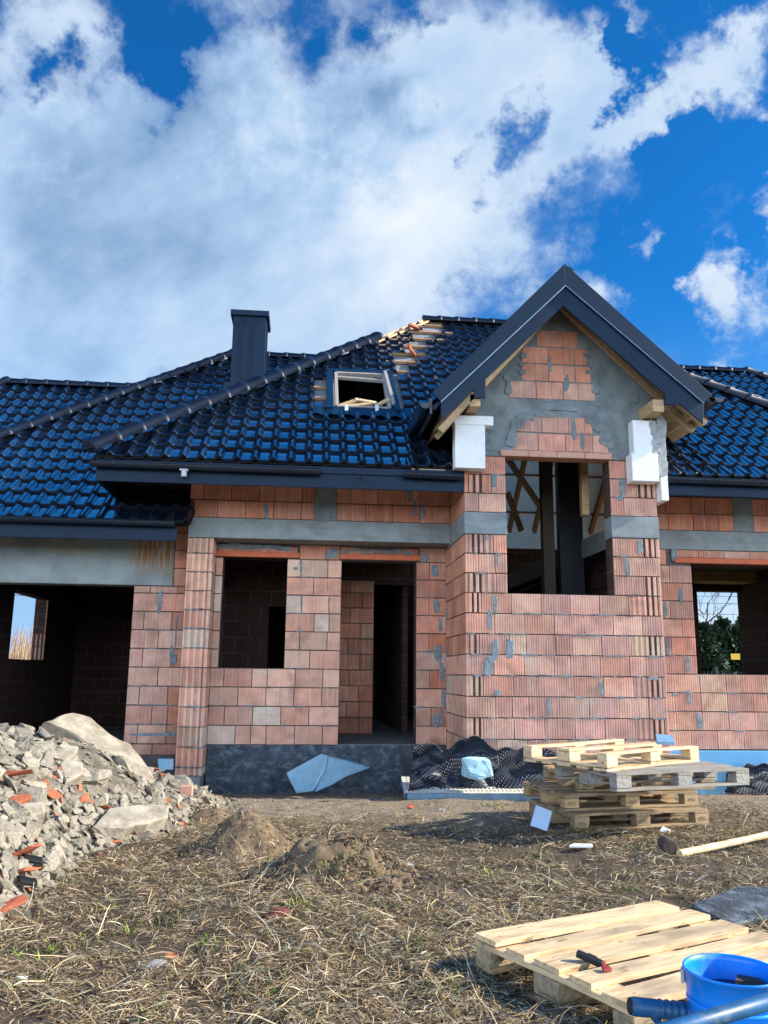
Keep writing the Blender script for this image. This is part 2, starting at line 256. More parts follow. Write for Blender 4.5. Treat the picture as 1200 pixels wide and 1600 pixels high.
# ------------------------------------------------------------------ mesh builder
class MB:
    def __init__(s): s.v = []; s.f = []; s.m = []; s.c = []; s.cur = 0; s.tint = (1, 1, 1)
    def add(s, vs, fs, mi=None, cols=None):
        o = len(s.v); s.v += [tuple(p) for p in vs]; s.f += [tuple(i+o for i in f) for f in fs]; s.m += [s.cur if mi is None else mi]*len(fs)
        s.c += cols if cols else [s.tint]*len(vs)
    def box(s, x0, x1, y0, y1, z0, z1, mi=None):
        s.add([(x0, y0, z0), (x1, y0, z0), (x1, y1, z0), (x0, y1, z0), (x0, y0, z1), (x1, y0, z1), (x1, y1, z1), (x0, y1, z1)],
              [(0, 3, 2, 1), (4, 5, 6, 7), (0, 1, 5, 4), (1, 2, 6, 5), (2, 3, 7, 6), (3, 0, 4, 7)], mi)
    def prism(s, pts, ext, mi=None):                     # planar polygon pushed along ext
        n = len(pts); e = Vector(ext); P = [Vector(p) for p in pts]
        s.add(P+[p+e for p in P], [tuple(range(n-1, -1, -1)), tuple(range(n, 2*n))]+[(i, (i+1) % n, n+(i+1) % n, n+i) for i in range(n)], mi)
    def beam(s, a, b, w, h, up=(0, 0, 1), mi=None):      # bar from a to b
        a = Vector(a); b = Vector(b); d = (b-a).normalized(); sd = d.cross(Vector(up)).normalized(); u = sd.cross(d)
        q = [sd*w/2+u*h/2, -sd*w/2+u*h/2, -sd*w/2-u*h/2, sd*w/2-u*h/2]
        s.add([a+k for k in q]+[b+k for k in q], [(0, 1, 2, 3), (7, 6, 5, 4), (0, 4, 5, 1), (1, 5, 6, 2), (2, 6, 7, 3), (3, 7, 4, 0)], mi)
    def tube(s, path, rad, n=12, mi=None, caps=True):
        P = [Vector(p) for p in path]; rr = rad if hasattr(rad, '__len__') else [rad]*len(P); vs = []; up = Vector((0, 0, 1))
        for i, p in enumerate(P):
            d = (P[min(i+1, len(P)-1)]-P[max(i-1, 0)]).normalized(); a = d.cross(up if abs(d.z) < .95 else Vector((1, 0, 0))).normalized(); b = a.cross(d)
            vs += [p+(a*math.cos(2*math.pi*k/n)+b*math.sin(2*math.pi*k/n))*rr[i] for k in range(n)]
        fs = [(i*n+k, i*n+(k+1) % n, (i+1)*n+(k+1) % n, (i+1)*n+k) for i in range(len(P)-1) for k in range(n)]
        if caps: fs += [tuple(range(n-1, -1, -1)), tuple(range((len(P)-1)*n, len(P)*n))]
        s.add(vs, fs, mi)
    def lathe(s, prof, n=40, c=(0, 0, 0), mi=None):
        vs = [(c[0]+r*math.cos(2*math.pi*k/n), c[1]+r*math.sin(2*math.pi*k/n), c[2]+z) for r, z in prof for k in range(n)]
        s.add(vs, [(i*n+k, i*n+(k+1) % n, (i+1)*n+(k+1) % n, (i+1)*n+k) for i in range(len(prof)-1) for k in range(n)], mi)
    def build(s, name, mats, parent=None, at=(0, 0, 0), smooth=False, clips=(), loc=None, bevel=0, weld=False):
        me = bpy.data.meshes.new(name); o = at
        me.from_pydata([(v[0]-o[0], v[1]-o[1], v[2]-o[2]) for v in s.v], [], s.f)
        me.polygons.foreach_set('material_index', s.m)
        at_ = me.attributes.new('Col', 'FLOAT_COLOR', 'POINT'); a = np.ones((len(s.v), 4), np.float32); a[:, :3] = np.array(s.c, np.float32).reshape(-1, 3); at_.data.foreach_set('color', a.ravel())
        if smooth: me.polygons.foreach_set('use_smooth', [True]*len(s.f))
        for k in (mats if isinstance(mats, (list, tuple)) else [mats]): me.materials.append(k)
        me.update()
        if clips or weld:
            bm = bmesh.new(); bm.from_mesh(me)
            for co, no in clips:
                bmesh.ops.bisect_plane(bm, geom=bm.verts[:]+bm.edges[:]+bm.faces[:], plane_co=Vector(co)-Vector(o), plane_no=Vector(no), clear_outer=True)
            if weld: bmesh.ops.recalc_face_normals(bm, faces=bm.faces[:])
            bm.to_mesh(me); bm.free()
        ob = bpy.data.objects.new(name, me); COL.objects.link(ob)
        if parent: ob.parent = parent
        if loc: ob.location = loc
        if bevel:
            bv = ob.modifiers.new('bevel', 'BEVEL'); bv.width = bevel; bv.segments = 2; bv.limit_method = 'ANGLE'; bv.angle_limit = R(40)
        return ob
def tag(o, label=None, cat=None, group=None, kind=None):
    for k, v in (('label', label), ('category', cat), ('group', group), ('kind', kind)):
        if v: o[k] = v
    return o
def empty(name, loc, label, cat, group=None, rz=0):
    o = bpy.data.objects.new(name, None); COL.objects.link(o); o.location = loc; o.rotation_euler = (0, 0, rz); o.empty_display_size = .2
    return tag(o, label, cat, group)
def copy_tree(o, parent=None):
    c = o.copy(); COL.objects.link(c)
    if parent: c.parent = parent
    for ch in list(o.children): copy_tree(ch, c)
    return c

# ------------------------------------------------------------------ brick walls of real blocks
def tint(kind='mix'):
    r = random.random()
    if kind == 'dark': c = (.20, .20, .22)  # room shade put into the block tint
    elif kind == 'red': c = random.choice([(1, .80, .68), (.92, .68, .52), (1.02, .86, .74), (.85, .62, .48)])  # redder tones, also standing in for shade on courses under the eaves
    elif kind == 'pink': c = random.choice([(1, 1.05, 1.12), (.94, .98, 1.08), (1.05, 1.02, 1.0), (1.03, 1.15, 1.18), (.9, .92, 1.0)])
    elif kind == 'pale': c = random.choice([(1.15, 1.22, 1.2), (1.08, 1.1, 1.05), (1.12, 1.3, 1.25), (1.05, 1.0, .95)]) if r > .12 else (1.1, 1.6, 1.7)
    else: c = random.choice([(1, 1, 1), (1.05, .92, .85), (.95, 1.02, 1.05), (1.08, 1.18, 1.15)])
    if kind == 'pink' and r < .12: c = (1.05, 1.35, 1.3)
    k = random.uniform(.78, 1.13); return tuple(v*k for v in c)
def block_profile(L, style):
    pts = [(0, -.003), (.003, 0)]
    if style == 'fine':
        n = max(2, round(L/.031)); st = L/n
        for i in range(1, n):
            u = i*st+random.uniform(-.0015, .0015); pts += [(u-.007, 0), (u-.003, -.0075), (u+.003, -.0075), (u+.007, 0)]
    elif style == 'flat':
        n = max(2, round(L/.047)); st = L/n
        for i in range(1, n):
            d = .006 if i % 4 == 0 else .002; u = i*st; pts += [(u-.003, 0), (u, -d), (u+.003, 0)]
    elif style == 'broad':
        n = max(1, round(L/.085)); st = L/n
        for i in range(n):
            u = i*st; pts += [(u+st*.20, 0), (u+st*.34, -.034), (u+st*.66, -.034), (u+st*.80, 0)]
    elif style == 'deep':
        n = max(2, round(L/.075)); st = L/n
        for i in range(n):
            u = i*st; pts += [(u+st*.16, 0), (u+st*.26, -.019), (u+st*.58, -.019), (u+st*.68, 0)]
    pts += [(L-.003, 0), (L, -.003)]; return pts
def block(mb, P, U, N, L, H, style, col):
    pr = block_profile(L, style); n = len(pr); P = Vector(P); U = Vector(U); N = Vector(N); Z = Vector((0, 0, 1))
    tl = random.uniform(-.0018, .0018); vs = []
    for zz, ch in ((0, .003), (.003, 0), (H-.003, 0), (H, .003)):
        vs += [P+U*u+N*(d-ch+tl*(zz/H*2-1))+Z*zz for u, d in pr]
    fs = [(r*n+i, r*n+i+1, (r+1)*n+i+1, (r+1)*n+i) for r in range(3) for i in range(n-1)]
    vs += [P-N*.045, P+U*L-N*.045, P+U*L-N*.045+Z*H, P-N*.045+Z*H]; b = 4*n
    fs += [tuple(range(n-1, -1, -1))+(b, b+1), tuple(range(3*n, 4*n))+(b+2, b+3), (b, 0, n, 2*n, 3*n, b+3), (n-1, b+1, b+2, 4*n-1, 3*n-1, 2*n-1)]
    mb.add(vs, fs, 0, [col]*len(vs))
def blocks(mb, O, U, N, u0, u1, courses, holes=(), style='fine', kind='mix', ends=None, L0=.375, jit=.003):
    """courses = list of (z0, z1); holes = (u0, u1, z0, z1); ends: style of the corner block on alternate courses"""
    for ci, (z0, z1) in enumerate(courses):
        zc = (z0+z1)/2; spans = [(u0, u1)]
        for a, b, c, d in holes:
            if c-.02 < zc < d+.02:
                new = []
                for s, e in spans:
                    if b <= s or a >= e: new.append((s, e)); continue
                    if a-s > .02: new.append((s, a))
                    if e-b > .02: new.append((b, e))
                spans = new
        for s, e in spans:
            u = s; first = True; off = L0*(.5 if ci % 2 else 1)+random.uniform(-.03, .03)
            while u < e-.012:
                L = off if first else L0*(1 if random.random() > .1 else .55)
                if e-u-L < .09: L = e-u
                k = kind(u+L/2, zc) if callable(kind) else kind
                st = style
                if ends and ((first and s == u0) or (u+L >= e-.001 and e == u1)) and ci % 2 == ends[1]: st = ends[0]
                g = .0048; dz = random.uniform(-jit, jit)*.6
                P = Vector(O)+Vector(U)*(u+g)+Vector(N)*random.uniform(-.0025, .0025)+Vector((0, 0, z0+.006+dz))
                block(mb, P, U, N, max(.01, min(L, e-u)-2*g), z1-z0-.0135, st, tint(k)); u += L; first = False
def core(mb, O, U, N, u0, u1, z0, z1, holes, th, front=1, inner=2, recess=.028):
    us = sorted({u0, u1, *[h[0] for h in holes if u0 < h[0] < u1], *[h[1] for h in holes if u0 < h[1] < u1]})
    zs = sorted({z0, z1, *[h[2] for h in holes if z0 < h[2] < z1], *[h[3] for h in holes if z0 < h[3] < z1]})
    U = Vector(U); N = Vector(N); O = Vector(O)
    def solid(i, j):
        if i < 0 or j < 0 or i >= len(us)-1 or j >= len(zs)-1: return False
        cu = (us[i]+us[i+1])/2; cz = (zs[j]+zs[j+1])/2
        return not any(h[0] < cu < h[1] and h[2] < cz < h[3] for h in holes)
    p = lambda u, z, d: O+U*u+Vector((0, 0, z))-N*d
    f, b = recess, th
    for i in range(len(us)-1):
        for j in range(len(zs)-1):
            if not solid(i, j): continue
            a, c, e, g = us[i], us[i+1], zs[j], zs[j+1]
            mb.add([p(a, e, f), p(c, e, f), p(c, g, f), p(a, g, f)], [(0, 1, 2, 3)], front)
            mb.add([p(a, e, b), p(a, g, b), p(c, g, b), p(c, e, b)], [(0, 1, 2, 3)], inner)
            if not solid(i-1, j): mb.add([p(a, e, f), p(a, g, f), p(a, g, b), p(a, e, b)], [(0, 1, 2, 3)], inner)
            if not solid(i+1, j): mb.add([p(c, e, f), p(c, e, b), p(c, g, b), p(c, g, f)], [(0, 1, 2, 3)], inner)
            if not solid(i, j-1): mb.add([p(a, e, f), p(a, e, b), p(c, e, b), p(c, e, f)], [(0, 1, 2, 3)], inner)
            if not solid(i, j+1): mb.add([p(a, g, f), p(c, g, f), p(c, g, b), p(a, g, b)], [(0, 1, 2, 3)], inner)
def patch(mb, O, U, N, u, z, w, h, mi=3, seed=None):      # smear of cement pressed over a joint
    n = 22; O = Vector(O); U = Vector(U); N = Vector(N); C = O+U*u+Vector((0, 0, z))
    rr = [random.uniform(.5, 1.25) for _ in range(n)]; rr = [(rr[i-1]+rr[i]*2+rr[(i+1) % n])/4 for i in range(n)]
    def pt(i, k, d):
        a = 2*math.pi*i/n; ca, sa = math.cos(a), math.sin(a); q = (abs(ca)**4+abs(sa)**4)**-.25
        return C+U*(ca*q*rr[i]*k*w/2)+Vector((0, 0, sa*q*rr[i]*k*h/2))+N*d
    vs = [pt(i, 1, .0005) for i in range(n)]+[pt(i, .9, .005+random.uniform(0, .002)) for i in range(n)]+[pt(i, .5, .004+random.uniform(0, .004)) for i in range(n)]+[C+N*.005]
    fs = [(r*n+i, r*n+(i+1) % n, (r+1)*n+(i+1) % n, (r+1)*n+i) for r in range(2) for i in range(n)]+[(2*n+i, 2*n+(i+1) % n, 3*n) for i in range(n)]
    mb.add(vs, fs, mi)
def squeeze(mb, O, U, N, u0, u1, zs, n, holes=()):       # mortar squeezed out of the bed joints, and chipped block corners
    k = 0
    while k < n:
        u = random.uniform(u0+.05, u1-.05); z = random.choice(zs)+random.uniform(-.006, .006)
        if any(a-.03 < u < b+.03 and c-.03 < z < d+.03 for a, b, c, d in holes): k += 1; continue
        patch(mb, O, U, N, u, z, random.uniform(.03, .22), random.uniform(.010, .026), 3 if random.random() < .75 else 1); k += 1
def courses(z0, z1, h=.25):
    out = []; z = z0
    while z < z1-.03: out.append((z, min(z+h, z1))); z += h
    return out
X1, Z1, N1 = (1, 0, 0), (0, 0, 1), (0, -1, 0)
BM = [M['brick'], M['core'], M['shadebrick'], M['mortar']]
HO = (1.4, 11.4, -1.58)
house = empty('unfinished_house', HO, 'unfinished house of bare clay blocks under glossy dark tiled roofs', 'house')
def hp(mb, name, mats, parent=None, **k): return mb.build(name, mats, parent or house, HO, **k)

# left recessed wall with window and door
YA = 11.4
hA = [(-1.18, -.297, .047, 1.56), (.46, 1.515, -.955, 1.55)]
w = MB(); O = (0, YA, 0)
core(w, O, X1, N1, -1.3, 1.94, -.955, 1.76, hA, .26)
topband = [(-1.28, -.13, 1.55, 1.76), (.43, 1.56, 1.54, 1.76)]
blocks(w, O, X1, N1, -1.28, 1.515, courses(-.955, 1.755), hA+topband+[(1.515, 2, -1, 2)], 'flat', lambda u, z: 'red' if z > 1.5 else 'pale')
blocks(w, O, X1, N1, 1.515, 1.935, courses(-.955, 1.755), topband, 'fine', lambda u, z: 'red' if u > 1.78 else 'mix')
for px, py, ww, hh in ((470, 884, .04, .18), (462, 888, .07, .05), (471, 938, .035, .2), (514, 938, .03, .1), (520, 865, .2, .16), (322, 1120, .06, .12), (680, 891, .11, .2), (682, 948, .1, .22), (688, 975, .06, .2), (684, 1020, .1, .24), (672, 1018, .12, .04), (690, 1050, .06, .3), (693, 1090, .06, .3), (690, 1120, .05, .24), (681, 1126, .1, .22), (664, 872, .12, .14)):
    p = at_y(px, py, YA); patch(w, O, X1, N1, p.x, p.z, ww, hh)
for u in np.arange(-1.2, -.2, .17): patch(w, O, X1, N1, u, 1.70+random.uniform(-.02, .02), .24, .07)
for u in np.arange(.5, 1.5, .15): patch(w, O, X1, N1, u, 1.685+random.uniform(-.02, .02), .15, .05)
squeeze(w, O, X1, N1, -1.25, 1.9, [c_[0] for c_ in courses(-.705, 1.5)], 70, hA)
ob = hp(w, 'front_wall', BM); tag(ob, 'pale block wall with window and door openings')
for a, b in ((-1.275, -.13), (.43, 1.56)):
    w = MB(); w.box(a, b, YA-.022, YA+.2, 1.562, 1.635, 0)
    x = a+.25
    while x < b: w.box(x, x+.004, YA-.0235, YA, 1.562, 1.635, 1); x += .25
    hp(w, 'clay_lintel', [M['lintel'], M['core']], bevel=.004)
for a, b in ((-1.25, -.16), (.45, 1.54)):
    w = MB(); x = a
    while x < b-.05:
        L = min(random.uniform(.2, .36), b-x); block(w, Vector((x, YA+.01, 1.64)), X1, N1, L-.005, random.uniform(.06, .1), 'flat', tint('red')); x += L
    hp(w, 'lintel_course', BM)
# corner pillar, ring beam and upper wall
YP = 11.0
w = MB(); core(w, (0, YP, 0), X1, N1, -1.61, -1.29, -1.31, 1.755, [], .42, recess=.043)
blocks(w, (0, YP, 0), X1, N1, -1.62, -1.28, courses(-1.205, 1.755, .25)[0:12], [], 'broad', 'pale', L0=.8)
blocks(w, (0, YP, 0), X1, N1, -1.62, -1.28, [(-1.31, -1.205)], [], 'broad', 'mix', L0=.8)
blocks(w, (-1.28, YP, 0), (0, 1, 0), (1, 0, 0), 0, .41, [(-1.31, -1.205)]+courses(-1.205, 1.755), [], 'flat', 'pale', L0=.5)
squeeze(w, (0, YP, 0), X1, N1, -1.6, -1.3, [c_[0] for c_ in courses(-1.205, 1.7)], 22)
hp(w, 'pillar', BM)
w = MB(); w.box(-1.62, 1.925, YP-.004, YA+.25, 1.757, 2.03)
hp(w, 'ring_beam', M['beam'], bevel=.006)
w = MB(); core(w, (0, YP, 0), X1, N1, -1.62, 1.93, 2.03, 2.60, [], .3)
post = [(.06, .36, 2.0, 2.7)]
blocks(w, (0, YP, 0), X1, N1, -1.62, 1.925, [(2.032, 2.275), (2.275, 2.52)], post, 'flat', 'red')  # redder blocks: eave shade put into their colour
for px, py in ((648, 795), (660, 800), (415, 800), (640, 772)): p = at_y(px, py, YP); patch(w, (0, YP, 0), X1, N1, p.x, p.z, .07, .24)
hp(w, 'upper_wall', BM)
w = MB(); w.box(.06, .36, YP-.006, YP+.02, 2.034, 2.52)
for _ in range(26): patch(w, (0, YP-.006, 0), X1, N1, random.uniform(.08, .34), random.uniform(2.04, 2.5), random.uniform(.06, .2), random.uniform(.05, .14), 0)
hp(w, 'concrete_post', M['cement'])
# garage front
YG = 11.5
w = MB(); core(w, (0, YG, 0), X1, N1, -2.37, -1.6, -1.31, 2.4, [], .26)
blocks(w, (0, YG, 0), X1, N1, -2.38, -1.60, [(-1.10, -.955)]+courses(-.955, 1.145), [], 'flat', lambda u, z: 'red' if u > -1.75 else 'mix')
blocks(w, (0, YG, 0), X1, N1, -1.86, -1.60, courses(1.145, 2.0), [], 'flat', 'red')
for px, py, ww, hh in ((250, 940, .07, .3), (271, 1030, .1, .16), (275, 985, .03, .5), (268, 1020, .05, .2), (235, 1148, .5, .04), (265, 1147, .2, .06)): p = at_y(px, py, YG); patch(w, (0, YG, 0), X1, N1, p.x, p.z, ww, hh)
squeeze(w, (0, YG, 0), X1, N1, -2.36, -1.65, [c_[0] for c_ in courses(-.955, 1.1)], 24)
hp(w, 'garage_pier', BM)
w = MB(); w.box(-5.3, -1.86, YG-.02, YG+.26, 1.148, 1.80); hp(w, 'garage_lintel', M['rustbeam'], bevel=.008)
w = MB(); core(w, (0, YG, 0), X1, N1, -6.5, -4.9, -1.4, 1.148, [], .26); blocks(w, (0, YG, 0), X1, N1, -6.5, -4.9, courses(-.955, 1.145), [], 'flat', 'mix'); hp(w, 'garage_jamb', BM)

# bay
YB, XL, XR = 9.95, 1.93, 4.44
hB = [(2.463, 3.83, .986, 2.735)]
w = MB(); O = (0, YB, 0)
core(w, O, X1, N1, XL+.01, XR-.01, -1.45, 2.735, hB, .25)
low = courses(-1.014, .986); up = courses(.986, 1.72, .245); t2 = [(2.0, 2.245), (2.245, 2.49), (2.49, 2.735)]
bk = lambda u, z: 'pink' if z < 1.2 else 'mix'
blocks(w, O, X1, N1, XL, XR, low, [], 'fine', bk, ('deep', 1))
blocks(w, O, X1, N1, XL, XR, up+t2, hB, 'fine', bk, ('deep', 0))
blocks(w, (XL, YB, 0), (0, 1, 0), (-1, 0, 0), .003, 1.45, low+courses(.986, 1.72, .245)+courses(2.0, 3.3), [], 'flat', lambda u, z: 'pale' if z < .2 else 'red')
core(w, (XL, YB, 0), (0, 1, 0), (-1, 0, 0), .01, 1.5, -1.45, 3.4, [], .24)
core(w, (XR, YB, 0), (0, 1, 0), (1, 0, 0), .01, 1.1, -1.45, 3.4, [], .24)
blocks(w, (XR, YB, 0), (0, 1, 0), (1, 0, 0), .003, 1.05, low+courses(.986, 1.72, .245)+courses(2.0, 3.3), [], 'flat', 'pale')
hh_ = ((774, 943, .055, .24), (765, 968, .06, .28), (774, 1015, .09, .24), (797, 1012, .1, .25), (764, 1040, .14, .25), (776, 1083, .09, .08), (858, 1105, .06, .24), (940, 1073, .05, .22), (1022, 1060, .14, .06), (772, 751, .08, .2), (973, 760, .09, .24), (1000, 855, .09, .22), (980, 885, .06, .24), (968, 778, .1, .08), (758, 840, .05, .05), (776, 870, .02, .2))
for px, py, ww, hh in hh_: p = at_y(px, py, YB); patch(w, O, X1, N1, p.x, p.z, ww, hh)
for _ in range(26):
    z = random.choice(low)[0]; patch(w, O, X1, N1, random.uniform(XL+.1, XR-.1), z, random.uniform(.05, .16), random.uniform(.015, .03))
for i in range(9): p = (1.2, 0); patch(w, (XL, YB, 0), (0, 1, 0), (-1, 0, 0), 1.42, random.uniform(-.6, 1.7), .06, .3)
squeeze(w, O, X1, N1, XL+.02, XR-.02, [c_[0] for c_ in low[1:]], 70); squeeze(w, O, X1, N1, XL+.02, XR-.02, [c_[0] for c_ in up+t2], 40, hB); squeeze(w, (XL, YB, 0), (0, 1, 0), (-1, 0, 0), .05, 1.4, [c_[0] for c_ in low[1:]+up], 30)
tag(hp(w, 'bay_wall', BM), 'pinkish ribbed block wall of the projecting bay')
w = MB(); w.prism([(XL-.006, YB-.008, 1.722), (2.471, YB-.008, 1.722), (2.471, YB+.25, 1.722), (XL+.24, YB+.25, 1.722), (XL+.24, YA, 1.722), (XL-.006, YA, 1.722)], (0, 0, .276)); hp(w, 'bay_ring_beam', M['beam'], bevel=.006, weld=True)
w = MB(); w.prism([(3.822, YB-.008, 1.722), (XR+.006, YB-.008, 1.722), (XR+.006, 10.97, 1.722), (XR-.24, 10.97, 1.722), (XR-.24, YB+.25, 1.722), (3.822, YB+.25, 1.722)], (0, 0, .276)); hp(w, 'bay_ring_beam', M['beam'], bevel=.006, weld=True)
w = MB(); x = 2.40
for i in range(4): w.box(x, x+.362, YB-.03, YB+.2, 2.737, 2.815, 0); x += .3675
hp(w, 'bay_lintel', M['pinklintel'], bevel=.004)
# gable wall above the bay opening
AP = at_y(882, 413, 9.5); AL = at_y(676, 612, 9.5); AR = at_y(1113, 616, 9.5)
xa, za = 3.2, 5.22
kL = (za-3.33)/(xa-1.44); kR = (za-3.55)/(5.05-xa)
gt = lambda x: (za-kL*(xa-x) if x < xa else za-kR*(x-xa))-.36
w = MB(); zb = 2.737
w.prism([(XL, YB, zb), (2.39, YB, zb), (2.39, YB, 2.82), (3.88, YB, 2.82), (3.88, YB, zb), (XR, YB, zb), (XR, YB, gt(XR)), (xa, YB, gt(xa)), (XL, YB, gt(XL))], (0, .25, 0), 1)
def row(z0, z1, a, b, kind='mix', st='flat'): blocks(w, (0, YB-.012, 0), X1, N1, a, b, [(z0, z1)], [], st, kind, L0=.36)
Wx = lambda px, py: at_y(px, py, YB)
row(2.82, 3.06, Wx(800, 690).x, Wx(950, 690).x, 'mix'); row(3.065, 3.29, Wx(806, 660).x, Wx(925, 660).x, 'mix')
row(3.52, 3.76, Wx(795, 600).x, Wx(929, 600).x, 'mix'); row(3.765, 4.0, Wx(814, 567).x, Wx(922, 567).x, 'red'); row(4.005, 4.24, Wx(815, 538).x, Wx(916, 538).x, 'red'); row(4.245, 4.48, Wx(838, 515).x, Wx(902, 515).x, 'red')
for _ in range(18): patch(w, (0, YB-.002, 0), X1, N1, random.uniform(2.0, 4.35), random.uniform(2.85, 3.75), random.uniform(.1, .4), random.uniform(.06, .25), 1)
for e_ in ((795, 612, 795, 584), (929, 612, 929, 584), (815, 582, 815, 530), (921, 582, 918, 530)):
    a_, b_ = Wx(*e_[:2]), Wx(*e_[2:])
    for i in range(5): q_ = a_.lerp(b_, i/4); patch(w, (0, YB-.013, 0), X1, N1, q_.x+random.uniform(-.03, .03), q_.z, random.uniform(.06, .14), random.uniform(.06, .12), 1)
# render smeared round the arch of blocks, in irregular lobes
def smear(pts, mi=1):
    P = [Wx(*q) for q in pts]
    for a, b in zip(P, P[1:]):
        L = (b-a).length; n = max(2, int(L/.07))
        for i in range(n): q = a.lerp(b, i/n); patch(w, (0, YB-.016, 0), X1, N1, q.x+random.uniform(-.02, .02), q.z+random.uniform(-.02, .02), random.uniform(.13, .2), random.uniform(.11, .17), 1)
smear([(799, 690), (803, 672), (815, 655), (835, 645)]); smear([(951, 695), (944, 678), (930, 662), (915, 650)])
for px, py, ww, hh in ((896, 668, .07, .3), (909, 690, .05, .24), (884, 598, .09, .22), (858, 568, .05, .22), (850, 650, .3, .05), (880, 640, .5, .06)): p = Wx(px, py); patch(w, (0, YB-.013, 0), X1, N1, p.x, p.z, ww, hh, 1)
tag(hp(w, 'gable_wall', [M['brick'], M['cement'], M['shadebrick'], M['mortar']]), 'grey rendered gable with rows of red blocks')
# right wall
YR, XE = 11.0, 8.0
hR = [(5.36, 6.86, .03, 1.56)]
w = MB(); O = (0, YR, 0); core(w, O, X1, N1, XR, XE, -.955, 1.76, hR, .26)
blocks(w, O, X1, N1, XR+.01, XE, courses(-.97, 1.755), hR+[(5.0, 7.2, 1.55, 1.9)], 'fine', lambda u, z: 'pink' if z < .4 else 'mix', L0=.372)
blocks(w, O, X1, N1, 5.1, 7.2, [(1.64, 1.755)], [], 'fine', 'mix')
for px, py, ww, hh in ((1063, 930, .07, .22), (1039, 953, .07, .24), (1043, 1010, .07, .24), (1075, 1037, .06, .24), (1076, 1090, .07, .24), (1093, 1127, .09, .24), (1056, 1085, .1, .05), (1054, 866, .1, .22)): p = at_y(px, py, YR); patch(w, O, X1, N1, p.x, p.z, ww, hh)
core(w, (XE, YR, 0), (0, 1, 0), (1, 0, 0), 0, 3.2, -1.4, 2.6, [], .25)
squeeze(w, O, X1, N1, XR+.05, XE, [c_[0] for c_ in courses(-.72, 1.5)], 60, hR)
tag(hp(w, 'right_wall', BM), 'ribbed block wall with a see-through window opening')
w = MB(); w.box(5.12, 7.15, YR-.022, YR+.2, 1.566, 1.638, 0)
x = 5.37
while x < 7.1: w.box(x, x+.004, YR-.0235, YR, 1.566, 1.638, 1); x += .25
hp(w, 'clay_lintel', [M['lintel'], M['core']], bevel=.004)
w = MB(); w.box(XR+.01, XE+.004, YR-.004, YR+.26, 1.757, 2.03); hp(w, 'right_ring_beam', M['beam'], bevel=.006)
w = MB(); core(w, (0, YR, 0), X1, N1, XR, XE, 2.03, 2.6, [], .3)
blocks(w, (0, YR, 0), X1, N1, XR+.01, XE, [(2.032, 2.275), (2.275, 2.52)], [(6.03, 6.33, 2, 2.7)], 'flat', 'red'); hp(w, 'right_upper_wall', BM)  # top courses tinted redder for the shade under the eave
w = MB(); w.box(6.03, 6.33, YR-.005, YR+.02, 2.034, 2.52)
hp(w, 'concrete_post', M['cement'])
# plinths and slab
w = MB(); nx, nz = 150, 44; xs = np.linspace(-1.275, 1.94, nx); zs_ = np.linspace(-1.75, -.957, nz); PX, PZ = np.meshgrid(xs, zs_); PY = YA+.018-.035*(fbm(PX*3.2, PZ*4, 4, 91)-.35)-.02*(fbm(PX*14, PZ*9, 3, 93)-.5)*(PZ < -1.0)
w.add(list(zip(PX.ravel(), PY.ravel(), PZ.ravel())), [(r*nx+i, r*nx+i+1, (r+1)*nx+i+1, (r+1)*nx+i) for r in range(nz-1) for i in range(nx-1)]); w.box(-1.275, 1.94, YA+.04, YA+.24, -1.9, -.957); hp(w, 'plinth', M['bitumen'], smooth=True)
w = MB(); w.box(XL+.02, XR-.02, YB+.03, YB+.2, -1.9, -1.02); hp(w, 'bay_plinth', M['bitumen'])
w = MB(); w.box(XR+.01, XE, YR-.06, YR+.1, -1.9, -.98); tag(hp(w, 'insulation_board', M['xps'], bevel=.006), 'blue insulation along the wall foot')
w = MB(); w.box(-2.37, -1.62, YG+.03, YG+.24, -1.9, -1.105); w.box(-2.0, -1.3, YP+.02, YG+.1, -1.9, -1.31); hp(w, 'pier_footing', M['slab'], bevel=.01)
w = MB(); w.box(-1.55, 4.7, YA+.241, 18.6, -1.8, -.960); w.box(4.701, 7.75, YA+.241, 14.2, -1.8, -.960); w.box(.46, 1.515, YA+.02, YA+.241, -.957, -.95); w.box(XL+.25, XR-.25, YB+.26, YA+.2, -1.8, -.961)
w.box(-4.98, -1.61, YG+.3, 18.6, -1.8, -1.21); hp(w, 'floor_slab', M['slab'])
# inner walls, ceilings, stair
w = MB()
gw = [(14.65, 16.43, .17, 1.335)]
core(w, (-5, 0, 0), (0, 1, 0), (1, 0, 0), 11.77, 19, -1.4, 1.8, gw, .24, 2)
hp(w, 'inner_wall', [M['shadebrick']]*3)
def iw(*a, **k): w = MB(); core(w, *a, 2); hp(w, 'inner_wall', [M['shadebrick']]*3)
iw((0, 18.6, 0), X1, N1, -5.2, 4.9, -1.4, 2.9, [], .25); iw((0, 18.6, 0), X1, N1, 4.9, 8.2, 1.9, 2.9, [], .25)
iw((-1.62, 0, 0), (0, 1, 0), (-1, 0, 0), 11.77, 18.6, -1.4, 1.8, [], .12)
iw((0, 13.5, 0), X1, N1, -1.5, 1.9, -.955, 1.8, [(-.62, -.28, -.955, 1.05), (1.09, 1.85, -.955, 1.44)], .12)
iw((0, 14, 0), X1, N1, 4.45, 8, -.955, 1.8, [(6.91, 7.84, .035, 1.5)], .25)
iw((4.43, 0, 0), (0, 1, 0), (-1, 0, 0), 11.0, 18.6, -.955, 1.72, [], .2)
iw((1.7, 0, 0), (0, 1, 0), (1, 0, 0), 13.65, 18.6, -.955, 1.72, [], .12)
